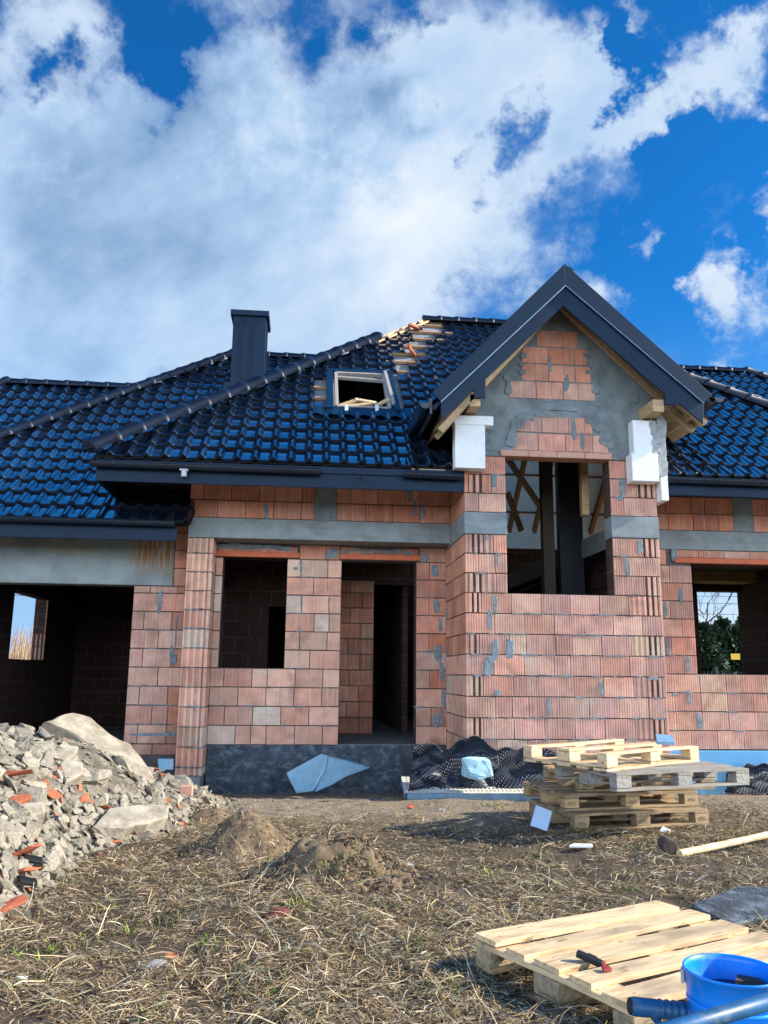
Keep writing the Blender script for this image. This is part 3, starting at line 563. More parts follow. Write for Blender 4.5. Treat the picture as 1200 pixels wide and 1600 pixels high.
for O_, U_, N_, u0, u1, z0, z1, st, kd in (((0, 13.488, 0), X1, N1, .5, 1.09, -.955, 1.5, 'flat', lambda u, z: 'red' if random.random() > .15 else 'pale'), ((0, 13.488, 0), X1, N1, -1.05, -.62, -.955, 1.3, 'flat', 'dark'), ((-5.0, 16.431, 0), X1, N1, -.235, 0, .175, 1.33, 'deep', 'mix'), ((4.42, 0, 0), (0, 1, 0), (-1, 0, 0), 11.1, 16, -.455, 1.72, 'flat', 'dark')):
    w = MB(); blocks(w, O_, U_, N_, u0, u1, courses(z0, z1), [], st, kd); hp(w, 'inner_block_face', [M['shadebrick']]*4 if kd == 'dark' else BM)  # dark faces take the brick coloured down for room shade
w = MB(); w.box(4.10, 4.425, 10.3, 18.6, 1.722, 2.0); w.box(1.6, 4.4, 18.3, 18.6, 2.55, 2.95); hp(w, 'inner_ring_beam', M['beam'])
w = MB(); w.box(-5.2, -1.6, YG+.27, 18.9, 1.80, 1.98); w.box(-1.5, 1.69, YA+.27, 18.6, 1.80, 2.0); w.box(4.46, 7.9, YR+.27, 14.2, 1.80, 2.0); w.box(2.9, 4.0, 15.6, 18.55, 1.2, 1.4); hp(w, 'ceiling_slab', M['slab'])
w = MB()
for i in range(8): w.box(2.0+i*.16, 2.16+i*.16, 14.0, 15.0, -.955, 1.36-i*.19)
hp(w, 'staircase', M['slab'])
w = MB(); w.box(2.35, 3.05, 15.05, 15.1, .7, 1.05); hp(w, 'shuttering_board', M['wood']); w = MB(); w.box(5.4, 8, 13.5, 13.99, 1.62, 1.795); hp(w, 'shuttering_board', M['wood'])

# ------------------------------------------------------------------ roofs
KR = .864; ZE, YE = 2.576, 10.0
VS = Vector((0, 1, KR)).normalized(); NS = Vector((0, -KR, 1)).normalized()
def tiles(mb, O, U, V, nu, nv, skip=None, w=.2205, L=.335):
    U = Vector(U).normalized(); V = Vector(V).normalized(); N = U.cross(V).normalized(); O = Vector(O)
    base = [(0, .012), (.010, .002), (.02, 0), (.112, 0), (.124, .003), (.136, .014), (.147, .032), (.160, .044), (.177, .047), (.194, .044), (.207, .032), (.216, .018), (.226, .012)]
    n = len(base)
    for j in range(nv):
        for i in range(nu):
            if skip and skip(O+U*((i+.5)*w)+V*((j+.4)*L)): continue
            du, dv, dn, tw = random.uniform(-.003, .003), random.uniform(-.006, .006), random.uniform(-.003, .003), random.uniform(-.012, .012)
            vs = []
            for (t, rz) in ((-.004, -.006), (0, .034), (.010, .040), (L*.5, .020), (L+.05, 0)):
                for (x, h) in base:
                    vs.append(O+U*(i*w+x+du+tw*(t-.15))+V*(j*L+t+dv)+N*(h*(1 if t < L else .9)+rz+dn+tw*(x-.11)))
            o = len(mb.f); fs = [(r*n+k, r*n+k+1, (r+1)*n+k+1, (r+1)*n+k) for r in range(4) for k in range(n-1)]
            mb.add(vs, fs); mb.m[o:o+n-1] = [1]*(n-1)
def caps(mb, A, B, r=.115, L=.37):
    A = Vector(A); B = Vector(B); d = (B-A).normalized(); s = d.cross(Vector((0, 0, 1))).normalized(); u = s.cross(d); n = 11; k = int((B-A).length/L+.5); L = (B-A).length/k
    for i in range(k):
        P = A+d*(i*L); rows = ((-.015, .93), (-.01, 1.0), (L-.07, .90), (L-.065, 1.04), (L-.02, 1.07), (L+.01, 1.04), (L+.012, .9)); vs = []
        for t, q in rows:
            for a in range(n):
                an = math.pi*(-.08+1.16*a/(n-1)); vs.append(P+d*t+(s*math.cos(an)*1.05+u*math.sin(an)*.85)*r*q)
        mb.add(vs, [(j*n+a, j*n+a+1, (j+1)*n+a+1, (j+1)*n+a) for j in range(len(rows)-1) for a in range(n-1)])
        if i == 0: mb.add([P+d*-.015+(s*math.cos(math.pi*a/10)*1.05+u*math.sin(math.pi*a/10)*.85)*r*.93 for a in range(11)], [tuple(range(11))])
def bayz(x): return za-(kL*(xa-x) if x < xa else kR*(x-xa))
def in_bay(p): return XL-.0 < p.x < XR+.0 and p.z < bayz(p.x)-.05
SKY = (.24, 1.20, 11.22, 12.42)                          # roof window (x, y)
def bare(p):
    q = (p.x, p.y)
    u, v = p.x, p.y
    if SKY[0]-.02 < u < SKY[1]+.02 and SKY[2] < v < SKY[3]: return True
    if .02 < u < .24 and 11.45 < v < 12.35: return True
    t = v-12.5
    if 1.22 < u < 1.55 and 12.55 < v < 13.2: return True
    if 12.9 < v < 14.7 and 1.32+.44*(v-12.9) < u < 1.58+.52*(v-12.9): return True
    return False
AL_, AR_ = Vector((-2.64, 10, ZE)), Vector((8.97, 10, ZE)); RL, RR = Vector((2.126, 14.76, 6.70)), Vector((4.37, 14.76, 6.70))
def hipclip(a, b, inside):                               # vertical plane through a-b, keeps the side of 'inside'
    a = Vector(a); d = Vector(b)-a; n = Vector((d.y, -d.x, 0)).normalized()
    if (Vector(inside)-a).dot(n) > 0: n = -n
    return (a, n)
w = MB(); tiles(w, AL_-VS*.04, X1, VS, 53, 19, lambda p: in_bay(p) or bare(p))
tag(hp(w, 'main_roof_slope', TM, clips=[hipclip(AL_, RL, (3, 11, 0)), hipclip(AR_, RR, (3, 11, 0)), ((0, 14.76, 0), (0, 1, 0))]), 'glossy dark tiles with a torn open strip')
w = MB(); y = 10.0
while y < 14.75:
    x = AL_.x+(y-10)
    while x < AR_.x-(y-10):
        p = Vector((x+.06, y+.06, ZE+KR*(y+.06-10)))
        if not in_bay(p) and not (SKY[0]+.09 < p.x < SKY[1]-.09 and SKY[2]+.07 < p.y < SKY[3]-.06):
            q = [Vector((x+a, y+b, ZE+KR*(y+b-10)))-NS*.03 for a, b in ((0, 0), (.12, 0), (.12, .12), (0, .12))]; w.add(q, [(0, 1, 2, 3)])
        x += .12
    y += .12
hp(w, 'roof_underlay', M['slab'], clips=[((0, 14.76, 0), (0, 1, 0))])
w = MB()                                                 # back slope and the two hipped ends of the main roof
w.add([AL_, RL, (-2.64, 19.52, ZE)], [(0, 1, 2)]); w.add([AR_, (8.97, 19.52, ZE), RR], [(0, 1, 2)]); hp(w, 'hipped_end', M['tile'])
w = MB(); w.add([(2.2, 19.52, ZE), (2.2, 14.76, 6.7), RR, (8.97, 19.52, ZE)], [(0, 1, 2, 3)]); hp(w, 'back_roof_slope', M['membrane']); w = MB(); w.add([(-2.64, 19.52, ZE), RL, (2.2, 14.76, 6.7), (2.2, 19.52, ZE)], [(0, 1, 2, 3)]); hp(w, 'back_roof_slope', M['black'])  # left part coloured black to paint the darkness behind the roof window
for v in np.arange(10.3, 14.7, .33):
    for a, b in ((.0, .26), (1.18, 3.2)):
        if a == .0 and not 11.3 < v < 12.5: continue
        if a > 1 and v < 12.5: continue
        lo = a if a == .0 else max(a, 1.18+.40*(v-12.9), AL_.x+(v-10)+.12); hi = b if a == .0 else min(b, 1.72+.62*(v-12.9))
        if hi-lo < .1: continue
        P = Vector((lo, v, ZE+KR*(v-10)))+NS*.005; w = MB(); w.beam(P, P+Vector((hi-lo, 0, random.uniform(-.02, .02))), .05, .045, NS); hp(w, 'roof_batten', M['batten'])
hA_, hB_ = AL_+Vector((-.06, -.06, .02)), AL_.lerp(RL, .785)+Vector((0, 0, .06))
w = MB(); caps(w, hA_+Vector((0, 0, .05)), hB_, .14, .38); hp(w, 'hip_cap', M['cap'], smooth=True)
w = MB(); a = AL_.lerp(RL, .775)+Vector((0, 0, .05)); w.beam(a, RL+Vector((0, 0, .05)), .06, .05); w.beam(a-Vector((-.05, .05, .05)), RL+Vector((.05, -.05, 0)), .06, .04); tag(hp(w, 'hip_batten', M['wood']), 'bare pale hip batten')
w = MB(); caps(w, RL+Vector((-.05, 0, .03)), RR+Vector((.1, 0, .03)), .12, .36); hp(w, 'ridge_cap', M['cap'], smooth=True)
w = MB(); caps(w, AR_+Vector((0, 0, .06)), RR+Vector((0, 0, .06)), .12, .37); rc = hp(w, 'hip_cap', M['cap'], smooth=True)
w = MB(); d = (RR-AR_).normalized(); 
for i in range(3, 14): p = AR_+(RR-AR_)*((i+.93)/17)+Vector((0, -.02, .17)); w.beam(p-d*.05, p+d*.05, .05, .012)
hp(w, 'cap_clip', M['steel'], rc)
# garage roof
GE = Vector((0, 10.7, 1.92)); gL, gRg = Vector((-6.33, 10.7, 1.92)), Vector((-1.6, 15.58, 1.92+KR*4.88))
w = MB(); tiles(w, Vector((-6.4, 10.66, 1.92-KR*.04)), X1, VS, 33, 20, lambda p: (p.x > -1.5 and p.y < 14) or p.x-AL_.x > p.y-10+.3)
hp(w, 'garage_roof_slope', TM, clips=[hipclip(gL, gRg, (-3, 11, 0)), ((0, 15.58, 0), (0, 1, 0))])
w = MB(); w.add([Vector((-6.33, 10.7, 1.87)), (-1.55, 10.7, 1.87), (-1.3, 15.58, 6.07), (-1.7, 15.58, 6.07)], [(0, 1, 2, 3)]); w.add([(-6.33, 10.7, 1.9), (-1.6, 15.58, 6.1), (-6.33, 20.4, 1.9)], [(0, 1, 2)]); w.add([(-6.33, 20.4, 1.9), (-1.6, 15.58, 6.1), (.6, 15.58, 6.1), (.6, 20.4, 1.9)], [(0, 1, 2, 3)])
hp(w, 'garage_roof_underlay', M['black'])
w = MB(); caps(w, gL+Vector((0, 0, .06)), gRg+Vector((0, 0, .06)), .12, .37); hp(w, 'hip_cap', M['cap'], smooth=True)
w = MB(); caps(w, gRg+Vector((0, 0, .03)), gRg+Vector((2.1, 0, .03)), .115, .36); hp(w, 'ridge_cap', M['cap'], smooth=True)
# small hipped wing behind the garage hip, and the wing beyond the right hip
def wing(name, xl, xr, Y, z, nv, hl, hr):
    w = MB(); V = VS; n = int((xr-xl)/.2205)+2+nv; O = Vector((xl-(nv*.25), Y, z))-V*(nv*.335)
    tiles(w, O, X1, V, int((xr-xl+nv*.5)/.2205)+2, nv)
    cl = [((0, Y, 0), (0, 1, 0))]
    if hl: cl.append(hipclip((xl, Y, z), (xl-1, Y-1, z), (xl+2, Y-.5, 0)))
    if hr: cl.append(hipclip((xr, Y, z), (xr+1, Y-1, z), (xr-2, Y-.5, 0)))
    hp(w, name, TM, clips=cl)
    d = nv*.335*VS.y; h = d*KR
    u = MB(); zz = .04
    u.add([(xl, Y, z-zz), (xr, Y, z-zz), (xr+(d if hr else 0), Y-d, z-h-zz), (xl-(d if hl else 0), Y-d, z-h-zz)], [(0, 3, 2, 1)])
    u.add([(xl, Y, z-zz), (xr, Y, z-zz), (xr+(d if hr else 0), Y+d, z-h-zz), (xl-(d if hl else 0), Y+d, z-h-zz)], [(0, 1, 2, 3)])
    for s, x, f in ((-1, xl, hl), (1, xr, hr)):
        if f: u.add([(x, Y, z-zz), (x+s*d, Y-d, z-h-zz), (x+s*d, Y+d, z-h-zz)], [(0, 1, 2)])
    hp(u, name.replace('slope', 'underlay'), M['black'])
    u = MB(); caps(u, (xl, Y, z+.03), (xr, Y, z+.03), .11, .37); hp(u, 'ridge_cap', M['cap'], smooth=True)
    u = MB()
    if hl: caps(u, (xl-d, Y-d, z-h+.06), (xl, Y, z+.06), .11, .37)
    if hr: caps(u, (xr+d, Y-d, z-h+.06), (xr, Y, z+.06), .11, .37)
    if u.v: hp(u, 'hip_cap', M['cap'], smooth=True)
pa = at_y(12, 597, 14.4); wing('wing_roof_slope', pa.x, -2.6, 14.4, pa.z-.05, 7, True, False)
pa = at_y(1165, 580, 16.4); wing('rear_roof_slope', 6.2, pa.x, 16.4, pa.z-.05, 12, False, True)
# bay roof
w = MB(); th = .06
Ym = lambda z: 10+(z-ZE)/KR
for s, xe, ze in ((-1, 1.44, 3.33), (1, 5.05, 3.55)):
    nrm = Vector((-(za-ze) if s < 0 else (za-ze), 0, abs(xa-xe))).normalized()
    w.prism([(xe, 9.5, ze-.13), (xa, 9.5, za-.13), (xa, Ym(za)+.15, za-.13), (xe, Ym(ze)+.15, ze-.13)], -nrm*.05)
hp(w, 'bay_roof_deck', M['metal'])
for s, xe, ze in ((-1, 1.44, 3.33), (1, 5.05, 3.55)):
    w = MB(); V = Vector((xa-xe, 0, za-ze)).normalized(); Ln = math.hypot(xa-xe, za-ze)
    if s < 0: tiles(w, (xe, 13.3, ze-.12), (0, -1, 0), V, 17, int(Ln/.335)+1)
    else: tiles(w, (xe, 9.5, ze-.12), (0, 1, 0), V, 17, int(Ln/.335)+1)
    hp(w, 'bay_roof_slope', TM, clips=[((0, 9.5, 0), (0, -1, 0)), ((xa, 0, 0), (-s, 0, 0)), ((0, 10, ZE-.02), -NS)])
w = MB(); caps(w, (xa, 9.5, za-.13), (xa, Ym(za), za-.13), .10, .36); hp(w, 'ridge_cap', M['cap'], smooth=True)
q = lambda px, py, Y=9.46: at_y(px, py, Y)
for side in (0, 1):
    o = [(882.5, 412), (675, 613), (689, 627), (884, 445)] if side == 0 else [(882.5, 412), (884, 445), (1100, 629), (1113.5, 617)]
    i = [(884, 445), (689, 627), (689, 657), (741, 608), (741, 622), (759, 622), (759, 592), (880, 478)] if side == 0 else [(884, 445), (880, 478), (1039, 616), (1039, 632), (1056, 633), (1062, 631), (1099, 662), (1100, 629)]
    w = MB(); w.prism([q(*p, 9.43) for p in o], (0, .03, 0)); hp(w, 'verge_flashing', M['metal'], bevel=.004, weld=True)
    w = MB(); w.prism([q(*p, 9.47) for p in i], (0, .028, 0)); hp(w, 'barge_board', M['metal'], bevel=.004, weld=True)
w = MB()
for a, b in (((884, 446), (689, 628)), ((884, 446), (1100, 630))): w.beam(q(*a, 9.438), q(*b, 9.438), .012, .012, (0, 1, 0))
hp(w, 'drip_edge', M['bluesteel'])
w = MB()
for s, xe, ze in ((-1, 1.50, 3.33), (1, 4.99, 3.55)):
    z1 = za-.37; z0 = ze-.37
    w.add([(xa, 9.5, z1), (xa, YB+.02, z1), (xe, YB+.6, z0), (xe, 9.5, z0)], [(0, 1, 2, 3)])
    for Y, hgt in ((9.53, .08), (9.84, .07)):
        a = Vector((xa, Y, z1-.01-hgt/2)); b = Vector((xe+(.05 if s < 0 else -.05), Y, z0-.01-hgt/2)); w.beam(a, b, .06, hgt, (0, 0, 1))
hp(w, 'soffit', M['soffit'])
for x, z, wd in ((1.985, 3.315, .13), (4.33, 3.345, .15)): w = MB(); w.beam((x, 9.5, z), (x, 10.3, z), wd, .16); hp(w, 'purlin', M['wood'], bevel=.005)
for x, z in ((4.82, 3.30), (1.62, 3.16)): w = MB(); w.beam((x, 9.5, z), (x, 10.9, z), .03, .14); hp(w, 'eave_board', M['soffit'])
def gutter(mb, a, b, r=.062):
    a = Vector(a); b = Vector(b); d = (b-a).normalized(); s = d.cross(Vector((0, 0, 1))).normalized(); n = 12; vs = []
    for p in (a, b):
        for rr in (r, r-.006):
            vs += [p+s*math.cos(math.pi*k/(n-1))*rr-Vector((0, 0, 1))*math.sin(math.pi*k/(n-1))*rr for k in range(n)]
    fs = []
    for k in range(n-1): fs += [(k, k+1, 2*n+k+1, 2*n+k), (n+k+1, n+k, 3*n+k, 3*n+k+1), (k+1, k, n+k, n+k+1), (2*n+k, 2*n+k+1, 3*n+k+1, 3*n+k)]
    fs += [(0, 2*n, 3*n, n), (n-1, 2*n-1, 4*n-1, 3*n-1), tuple(range(n)), tuple(range(3*n-1, 2*n-1, -1))]
    mb.add(vs, fs); mb.tube([a+s*r, b+s*r], .009, 8); mb.tube([a-s*r, b-s*r], .006, 6)
def brackets(go, a, b, n):
    a = Vector(a); b = Vector(b); d = (b-a).normalized(); s = d.cross(Vector((0, 0, 1))).normalized()
    for i in range(n):
        mb = MB(); p = a.lerp(b, (i+.5)/n); mb.tube([p+s*math.cos(math.pi*k/8)*.068-Vector((0, 0, 1))*math.sin(math.pi*k/8)*.068 for k in range(9)], .008, 5); hp(mb, 'gutter_bracket', M['gutter'], go)
w = MB(); w.box(-2.62, 1.93, 10.0, 10.03, 2.262, 2.50); w.box(-2.62, 1.93, 9.975, 10.0, 2.44, 2.53); w.box(-2.62, -2.59, 10.031, 12.3, 2.262, 2.50); tag(hp(w, 'fascia', M['metal'], bevel=.005), 'dark fascia over the window and door')
w = MB(); w.box(-2.585, -1.64, 10.04, 12.4, 2.44, 2.455); hp(w, 'eave_soffit', M['black'])
g1 = (-2.66, 9.91, 2.475), (.12, 9.91, 2.465); g2 = (1.16, 9.91, 2.465), (1.90, 9.91, 2.455)
for i, g in enumerate((g1, g2)):
    w = MB(); gutter(w, *g); go = hp(w, 'gutter', M['gutter']); brackets(go, *g, 5 if i == 0 else 2)
w = MB(); w.tube([(-1.55, 9.92, 2.42), (-1.55, 9.92, 2.33)], .035, 10); w.box(-1.60, -1.50, 9.88, 9.97, 2.40, 2.43); hp(w, 'gutter_outlet', M['steel'])
w = MB(); w.tube([(.62, 9.97, 2.40), (.62, 9.90, 2.38), (.62, 9.88, 2.43)], .012, 6); hp(w, 'gutter_hook', M['gutter'])
w = MB(); w.box(4.45, 9.0, 10.0, 10.03, 2.31, 2.52); w.box(4.45, 9.0, 9.975, 10.0, 2.46, 2.53); tag(hp(w, 'fascia', M['metal'], bevel=.005), 'dark fascia right of the gable')
w = MB(); gutter(w, (4.56, 9.91, 2.51), (9.0, 9.91, 2.49)); go = hp(w, 'gutter', M['gutter']); brackets(go, (4.4, 9.91, 2.51), (9.0, 9.91, 2.49), 8)
w = MB(); w.box(-6.4, -1.72, 10.72, 10.75, 1.655, 1.84); tag(hp(w, 'fascia', M['metal'], bevel=.005), 'dark fascia above the garage lintel')
w = MB(); gutter(w, (-6.4, 10.63, 1.90), (-1.74, 10.63, 1.885)); go = hp(w, 'gutter', M['gutter']); brackets(go, (-6.4, 10.63, 1.90), (-1.74, 10.63, 1.885), 9)
w = MB(); gutter(w, (1.36, 10.9, 3.27), (1.36, 9.46, 3.24), .075); w.box(1.42, 1.45, 9.5, 10.8, 3.12, 3.32); hp(w, 'gutter', M['gutter'])
w = MB(); gutter(w, (5.12, 9.46, 3.47), (5.12, 11.0, 3.50), .07); hp(w, 'gutter', M['gutter'])
# valley sheet left of the bay
w = MB(); zt = lambda x, y: ZE+KR*(y-10)+.075
vp = [(1.30, Ym(3.2)-.1), (1.55, Ym(3.2)-.45), (1.95, Ym(3.2)-.9), (1.95, 10.02), (1.62, 10.02), (1.50, 10.3)]
w.add([(x, y, zt(x, y)) for x, y in vp], [tuple(range(len(vp)))]); hp(w, 'valley_flashing', M['gutter'])
# chimney
w = MB(); cx0, cx1, cy0, cy1 = -1.49, -.90, 14.1, 14.75; ct = 6.40; w.box(cx0, cx1, cy0, cy1, 4.2, ct)
for x in (cx0+.2, cx0+.4): w.box(x-.006, x+.006, cy0-.014, cy0, 4.2, ct-.06)
for y in (cy0+.22, cy0+.44): w.box(cx1, cx1+.014, y-.006, y+.006, 4.2, ct-.06)
ch = hp(w, 'chimney', M['metal'], bevel=.004); w = MB(); w.box(cx0-.05, cx1+.05, cy0-.05, cy1+.05, ct-.06, ct+.045); hp(w, 'chimney_cap', M['metal'], ch, bevel=.006)
w = MB(); w.box(cx0-.1, cx1+.1, 13.95, cy0-.016, 4.80, 5.02); hp(w, 'chimney_flashing', M['metal'], ch)
# roof window, open
def rp(x, y, n=0): return Vector((x, y, ZE+KR*(y-10)))+NS*n
x0, x1, y0, y1 = SKY; w = MB()
for a, b, wd in (((x0, y0+.02), (x0, y1), .1), ((x1, y0+.02), (x1, y1), .1), ((x0-.05, y1), (x1+.05, y1), .1)): w.beam(rp(*a, .035), rp(*b, .035), wd, .1, NS)
fl = MB(); nx = 40; xs = np.linspace(x0-.25, x1+.2, nx)
vs = [rp(x, y0+dy, .06+.018*math.sin(x*28.5)*s) for dy, s in ((.10, 0), (-.06, 1), (-.14, 1)) for x in xs]; fl.add(vs, [(r*nx+i, r*nx+i+1, (r+1)*nx+i+1, (r+1)*nx+i) for r in range(2) for i in range(nx-1)])
sk = hp(w, 'roof_window', M['metal'], bevel=.006); hp(fl, 'sill_flashing', M['metal'], sk, smooth=True)
w = MB(); i0, i1, j0, j1 = x0+.10, x1-.10, y0+.10, y1-.06
for a, b in (((i0, j0), (i0, j1)), ((i1, j0), (i1, j1)), ((i0, j1), (i1, j1)), ((i0, j0), (i1, j0))): w.beam(rp(*a, .04), rp(*b, .04), .05, .07, NS)
w.beam(rp(i0, j1-.1, .03), rp(i1, j1-.16, .03), .05, .05, NS); w.beam(rp(i1+.02, j1+.02, .1), rp(i1+.06, j0+.05, .1), .05, .05, NS)
hp(w, 'window_frame', M['greychip'], sk, bevel=.004)
w = MB()
for px in (541, 588): p = at_plane(px, 645, rp(0, 11.25), NS); w.beam(p+NS*.12, p-VS*.09+NS*.06, .05, .01, NS)
hp(w, 'sash_clip', M['paleboard'], sk)
# timbers seen through the bay opening
bz = lambda y: 6.7-KR*(y-14.76)
for x in (2.3, 3.1, 3.9, 4.65, 5.25, 5.9, 6.6): w = MB(); ys = max(14.95, 10.75+x); w.beam((x, ys, bz(ys)-.12), (x, 18.55, bz(18.55)-.12), .08, .16); hp(w, 'rafter', M['rafter'])
for y in (15.6, 16.5, 17.4, 18.2): w = MB(); w.beam((2.2, y, bz(y)-.05), (min(7, y-10.8), y, bz(y)-.05), .05, .04); hp(w, 'counter_batten', M['rafter'])
for p_, q_ in (((793, 716), (852, 803)), ((793, 770), (815, 830))): w = MB(); w.beam(at_y(*p_, 15.4), at_y(*q_, 15.4), .06, .20, (0, 1, 0)); hp(w, 'brace', M['wood'])
for x, y, a_, z, m_ in ((3.57, 11.9, .17, 4.5, 'bark'), (3.95, 12.0, .36, 4.15, 'black')): w = MB(); w.beam((x, y, -.9), (x, y, z), a_, .15, (0, 1, 0)); hp(w, 'inner_post', M[m_])
w = MB(); w.beam((3.78, 10.8, 2.16), (3.78, 10.8, 3.6), .10, .10, (0, 1, 0)); hp(w, 'pale_post', M['wood'])
# insulation blocks on the bay corners
w = MB(); w.box(1.775, 2.275, 9.77, YB-.005, 3.085, 3.205); w.box(1.78, 2.165, 9.77, YB-.005, 2.52, 3.083); tag(hp(w, 'insulation_block', M['foam'], bevel=.008), 'white foam blocks on the left gable corner')
w = MB(); w.box(4.10, 4.41, 9.78, YB-.005, 2.79, 3.235); w.box(4.05, 4.40, 9.75, YB-.005, 2.42, 2.786); tag(hp(w, 'insulation_block', M['foam'], bevel=.01), 'white foam blocks on the right gable corner')
w = MB(); w.box(4.446, 4.535, 9.80, 10.6, 2.19, 3.30, 0)
for _ in range(34):
    z = random.uniform(2.55, 3.25); patch(w, (0, 9.80, 0), X1, N1, random.uniform(4.45, 4.53), z, .08, .18, 1)
for _ in range(16): z = random.uniform(2.75, 3.2); patch(w, (0, 9.78, 0), X1, N1, random.uniform(4.34, 4.42), z, random.uniform(.05, .12), random.uniform(.08, .2), 1)
hp(w, 'insulation_board', [M['foam'], M['greymud']], bevel=.006)

# ------------------------------------------------------------------ ground sheet
def axis(lo, hi, st, far, k=1.28):
    a = list(np.arange(lo, hi, st)); d = st; x = hi
    while x < far: a.append(x); d *= k; x += d
    d = st; x = lo-st
    while x > -far: a.insert(0, x); d *= k; x -= d
    return np.array(a)
def grid_mesh(name, X, Y, Z, mat, smooth=True, parent=None, at=(0, 0, 0)):
    ny, nx = Z.shape; me = bpy.data.meshes.new(name); co = np.empty((ny*nx, 3)); co[:, 0] = X.ravel()-at[0]; co[:, 1] = Y.ravel()-at[1]; co[:, 2] = Z.ravel()-at[2]
    i = np.arange(nx-1); j = np.arange(ny-1); a = (j[:, None]*nx+i[None]).ravel(); f = np.stack([a, a+1, a+nx+1, a+nx], 1)
    me.vertices.add(len(co)); me.vertices.foreach_set('co', co.ravel()); me.loops.add(f.size); me.loops.foreach_set('vertex_index', f.ravel().astype(np.int32))
    me.polygons.add(len(f)); me.polygons.foreach_set('loop_start', np.arange(len(f), dtype=np.int32)*4)
    me.update(calc_edges=True); me.polygons.foreach_set('use_smooth', [smooth]*len(f)); me.materials.append(mat); me.validate()
    o = bpy.data.objects.new(name, me); COL.objects.link(o); o.location = at
    if parent: o.parent = parent
    return o
gx, gy = axis(-5, 7, .035, 900), axis(2.2, 11.3, .035, 900)
XX, YY = np.meshgrid(gx, gy); tag(grid_mesh('ground', XX, YY, G(XX, YY), M['soil']), kind='structure')
# earth mounds
MOUNDS = []
def mound(px, py, rx, ry, h, rough, label, rot=0.):
    c = hit(px, py); n = 70; u = np.linspace(-1.5, 1.5, n); U, V = np.meshgrid(u, u)
    X = c.x+U*rx; Y = c.y+V*ry; r = np.hypot(U, V*1.0)+.35*(fbm(X*3, Y*3, 3, 31)-.5)
    Z = G(X, Y)+h*np.exp(-(r*1.35)**2)*1.12-.03-h*.06*0+rough*(fbm(X*9, Y*9, 4, 41)-.5)*np.exp(-(r*.9)**2)*2
    Z = np.where(r > 1.25, Z-.08*(r-1.25), Z); MOUNDS.append((c.x, c.y, rx, ry, h))
    o = grid_mesh('earth_mound', X, Y, Z, M['sand'], parent=None, at=(c.x, c.y, gz(c.x, c.y))); tag(o, label, 'mound', 'earth mounds in the yard')
    return c
c1 = mound(322, 1284, .34, .34, .14, .03, 'low brown molehill at the edge of the rubble')
c2 = mound(380, 1338, .40, .42, .30, .055, 'smooth rounded mound of loose brown earth')
c3 = mound(528, 1372, .56, .40, .25, .17, 'wide lumpy mound of dark crumbly soil')
def GM(x, y):                                            # ground with mounds
    z = G(x, y)
    for (a, b, rx, ry, h) in MOUNDS: z = z+h*1.05*np.exp(-(np.hypot((x-a)/rx, (y-b)/ry)*1.35)**2)
    return z

# dry straw lying on the soil, as one mesh
def blades(name, n, mats, sampler, lens, wid, colors, rise, lift=0., curl=.25, zfun=GM, upright=False):
    x, y = sampler(n); n = len(x); L = lens(n); an = RNG.uniform(0, 2*np.pi, n); W = wid(n); k = 4
    cu = RNG.normal(0, curl, n); t = np.linspace(0, 1, k); P = np.zeros((n, k, 3)); a = an.copy(); px, py = x.copy(), y.copy()
    tilt = RNG.uniform(*rise, n)
    for i in range(k):
        P[:, i, 0] = px; P[:, i, 1] = py
        if upright: P[:, i, 2] = t[i]*L*np.sin(tilt)
        else: P[:, i, 2] = np.sin(t[i]*np.pi*.9)*tilt*L
        st = L/(k-1)*(np.cos(tilt) if upright else 1); px = px+np.cos(a)*st; py = py+np.sin(a)*st; a = a+cu*(1+2.5*(RNG.random(n) < .12))
    if not upright: P[:, :, 2] += t[None]*(L*RNG.uniform(0, .4, n)*(RNG.random(n) < .45))[:, None]
    gzv = zfun(P[:, :, 0].ravel(), P[:, :, 1].ravel()).reshape(n, k)
    if upright: gzv = np.repeat(gzv[:, :1], k, 1)
    P[:, :, 2] += gzv+lift+RNG.uniform(0, .022, n)[:, None]
    d = np.stack([-np.sin(an), np.cos(an), RNG.normal(0, .5, n)], 1); d /= np.linalg.norm(d, axis=1)[:, None]
    w = (W[:, None]*np.array([.8, 1, .9, .35])[None])[:, :, None]*d[:, None, :]/2
    V = np.stack([P-w, P+w], 2).reshape(-1, 3)
    base = (np.arange(n)*k*2)[:, None]+(np.arange(k-1)*2)[None]; f = np.stack([base, base+1, base+3, base+2], -1).reshape(-1, 4)
    me = bpy.data.meshes.new(name); me.vertices.add(len(V)); me.vertices.foreach_set('co', V.ravel()); me.loops.add(f.size); me.loops.foreach_set('vertex_index', f.ravel().astype(np.int32))
    me.polygons.add(len(f)); me.polygons.foreach_set('loop_start', np.arange(len(f), dtype=np.int32)*4); me.update(calc_edges=True)
    c = np.array(colors); ci = RNG.choice(len(c), n, p=c[:, 3]/c[:, 3].sum()); cc = c[ci, :3]*RNG.uniform(.6, 1.35, (n, 1))
    at = me.attributes.new('Col', 'FLOAT_COLOR', 'POINT'); q = np.ones((n, k*2, 4), np.float32); q[:, :, :3] = cc[:, None, :]; at.data.foreach_set('color', q.ravel())
    me.materials.append(mats); me.validate(); o = bpy.data.objects.new(name, me); COL.objects.link(o); return o
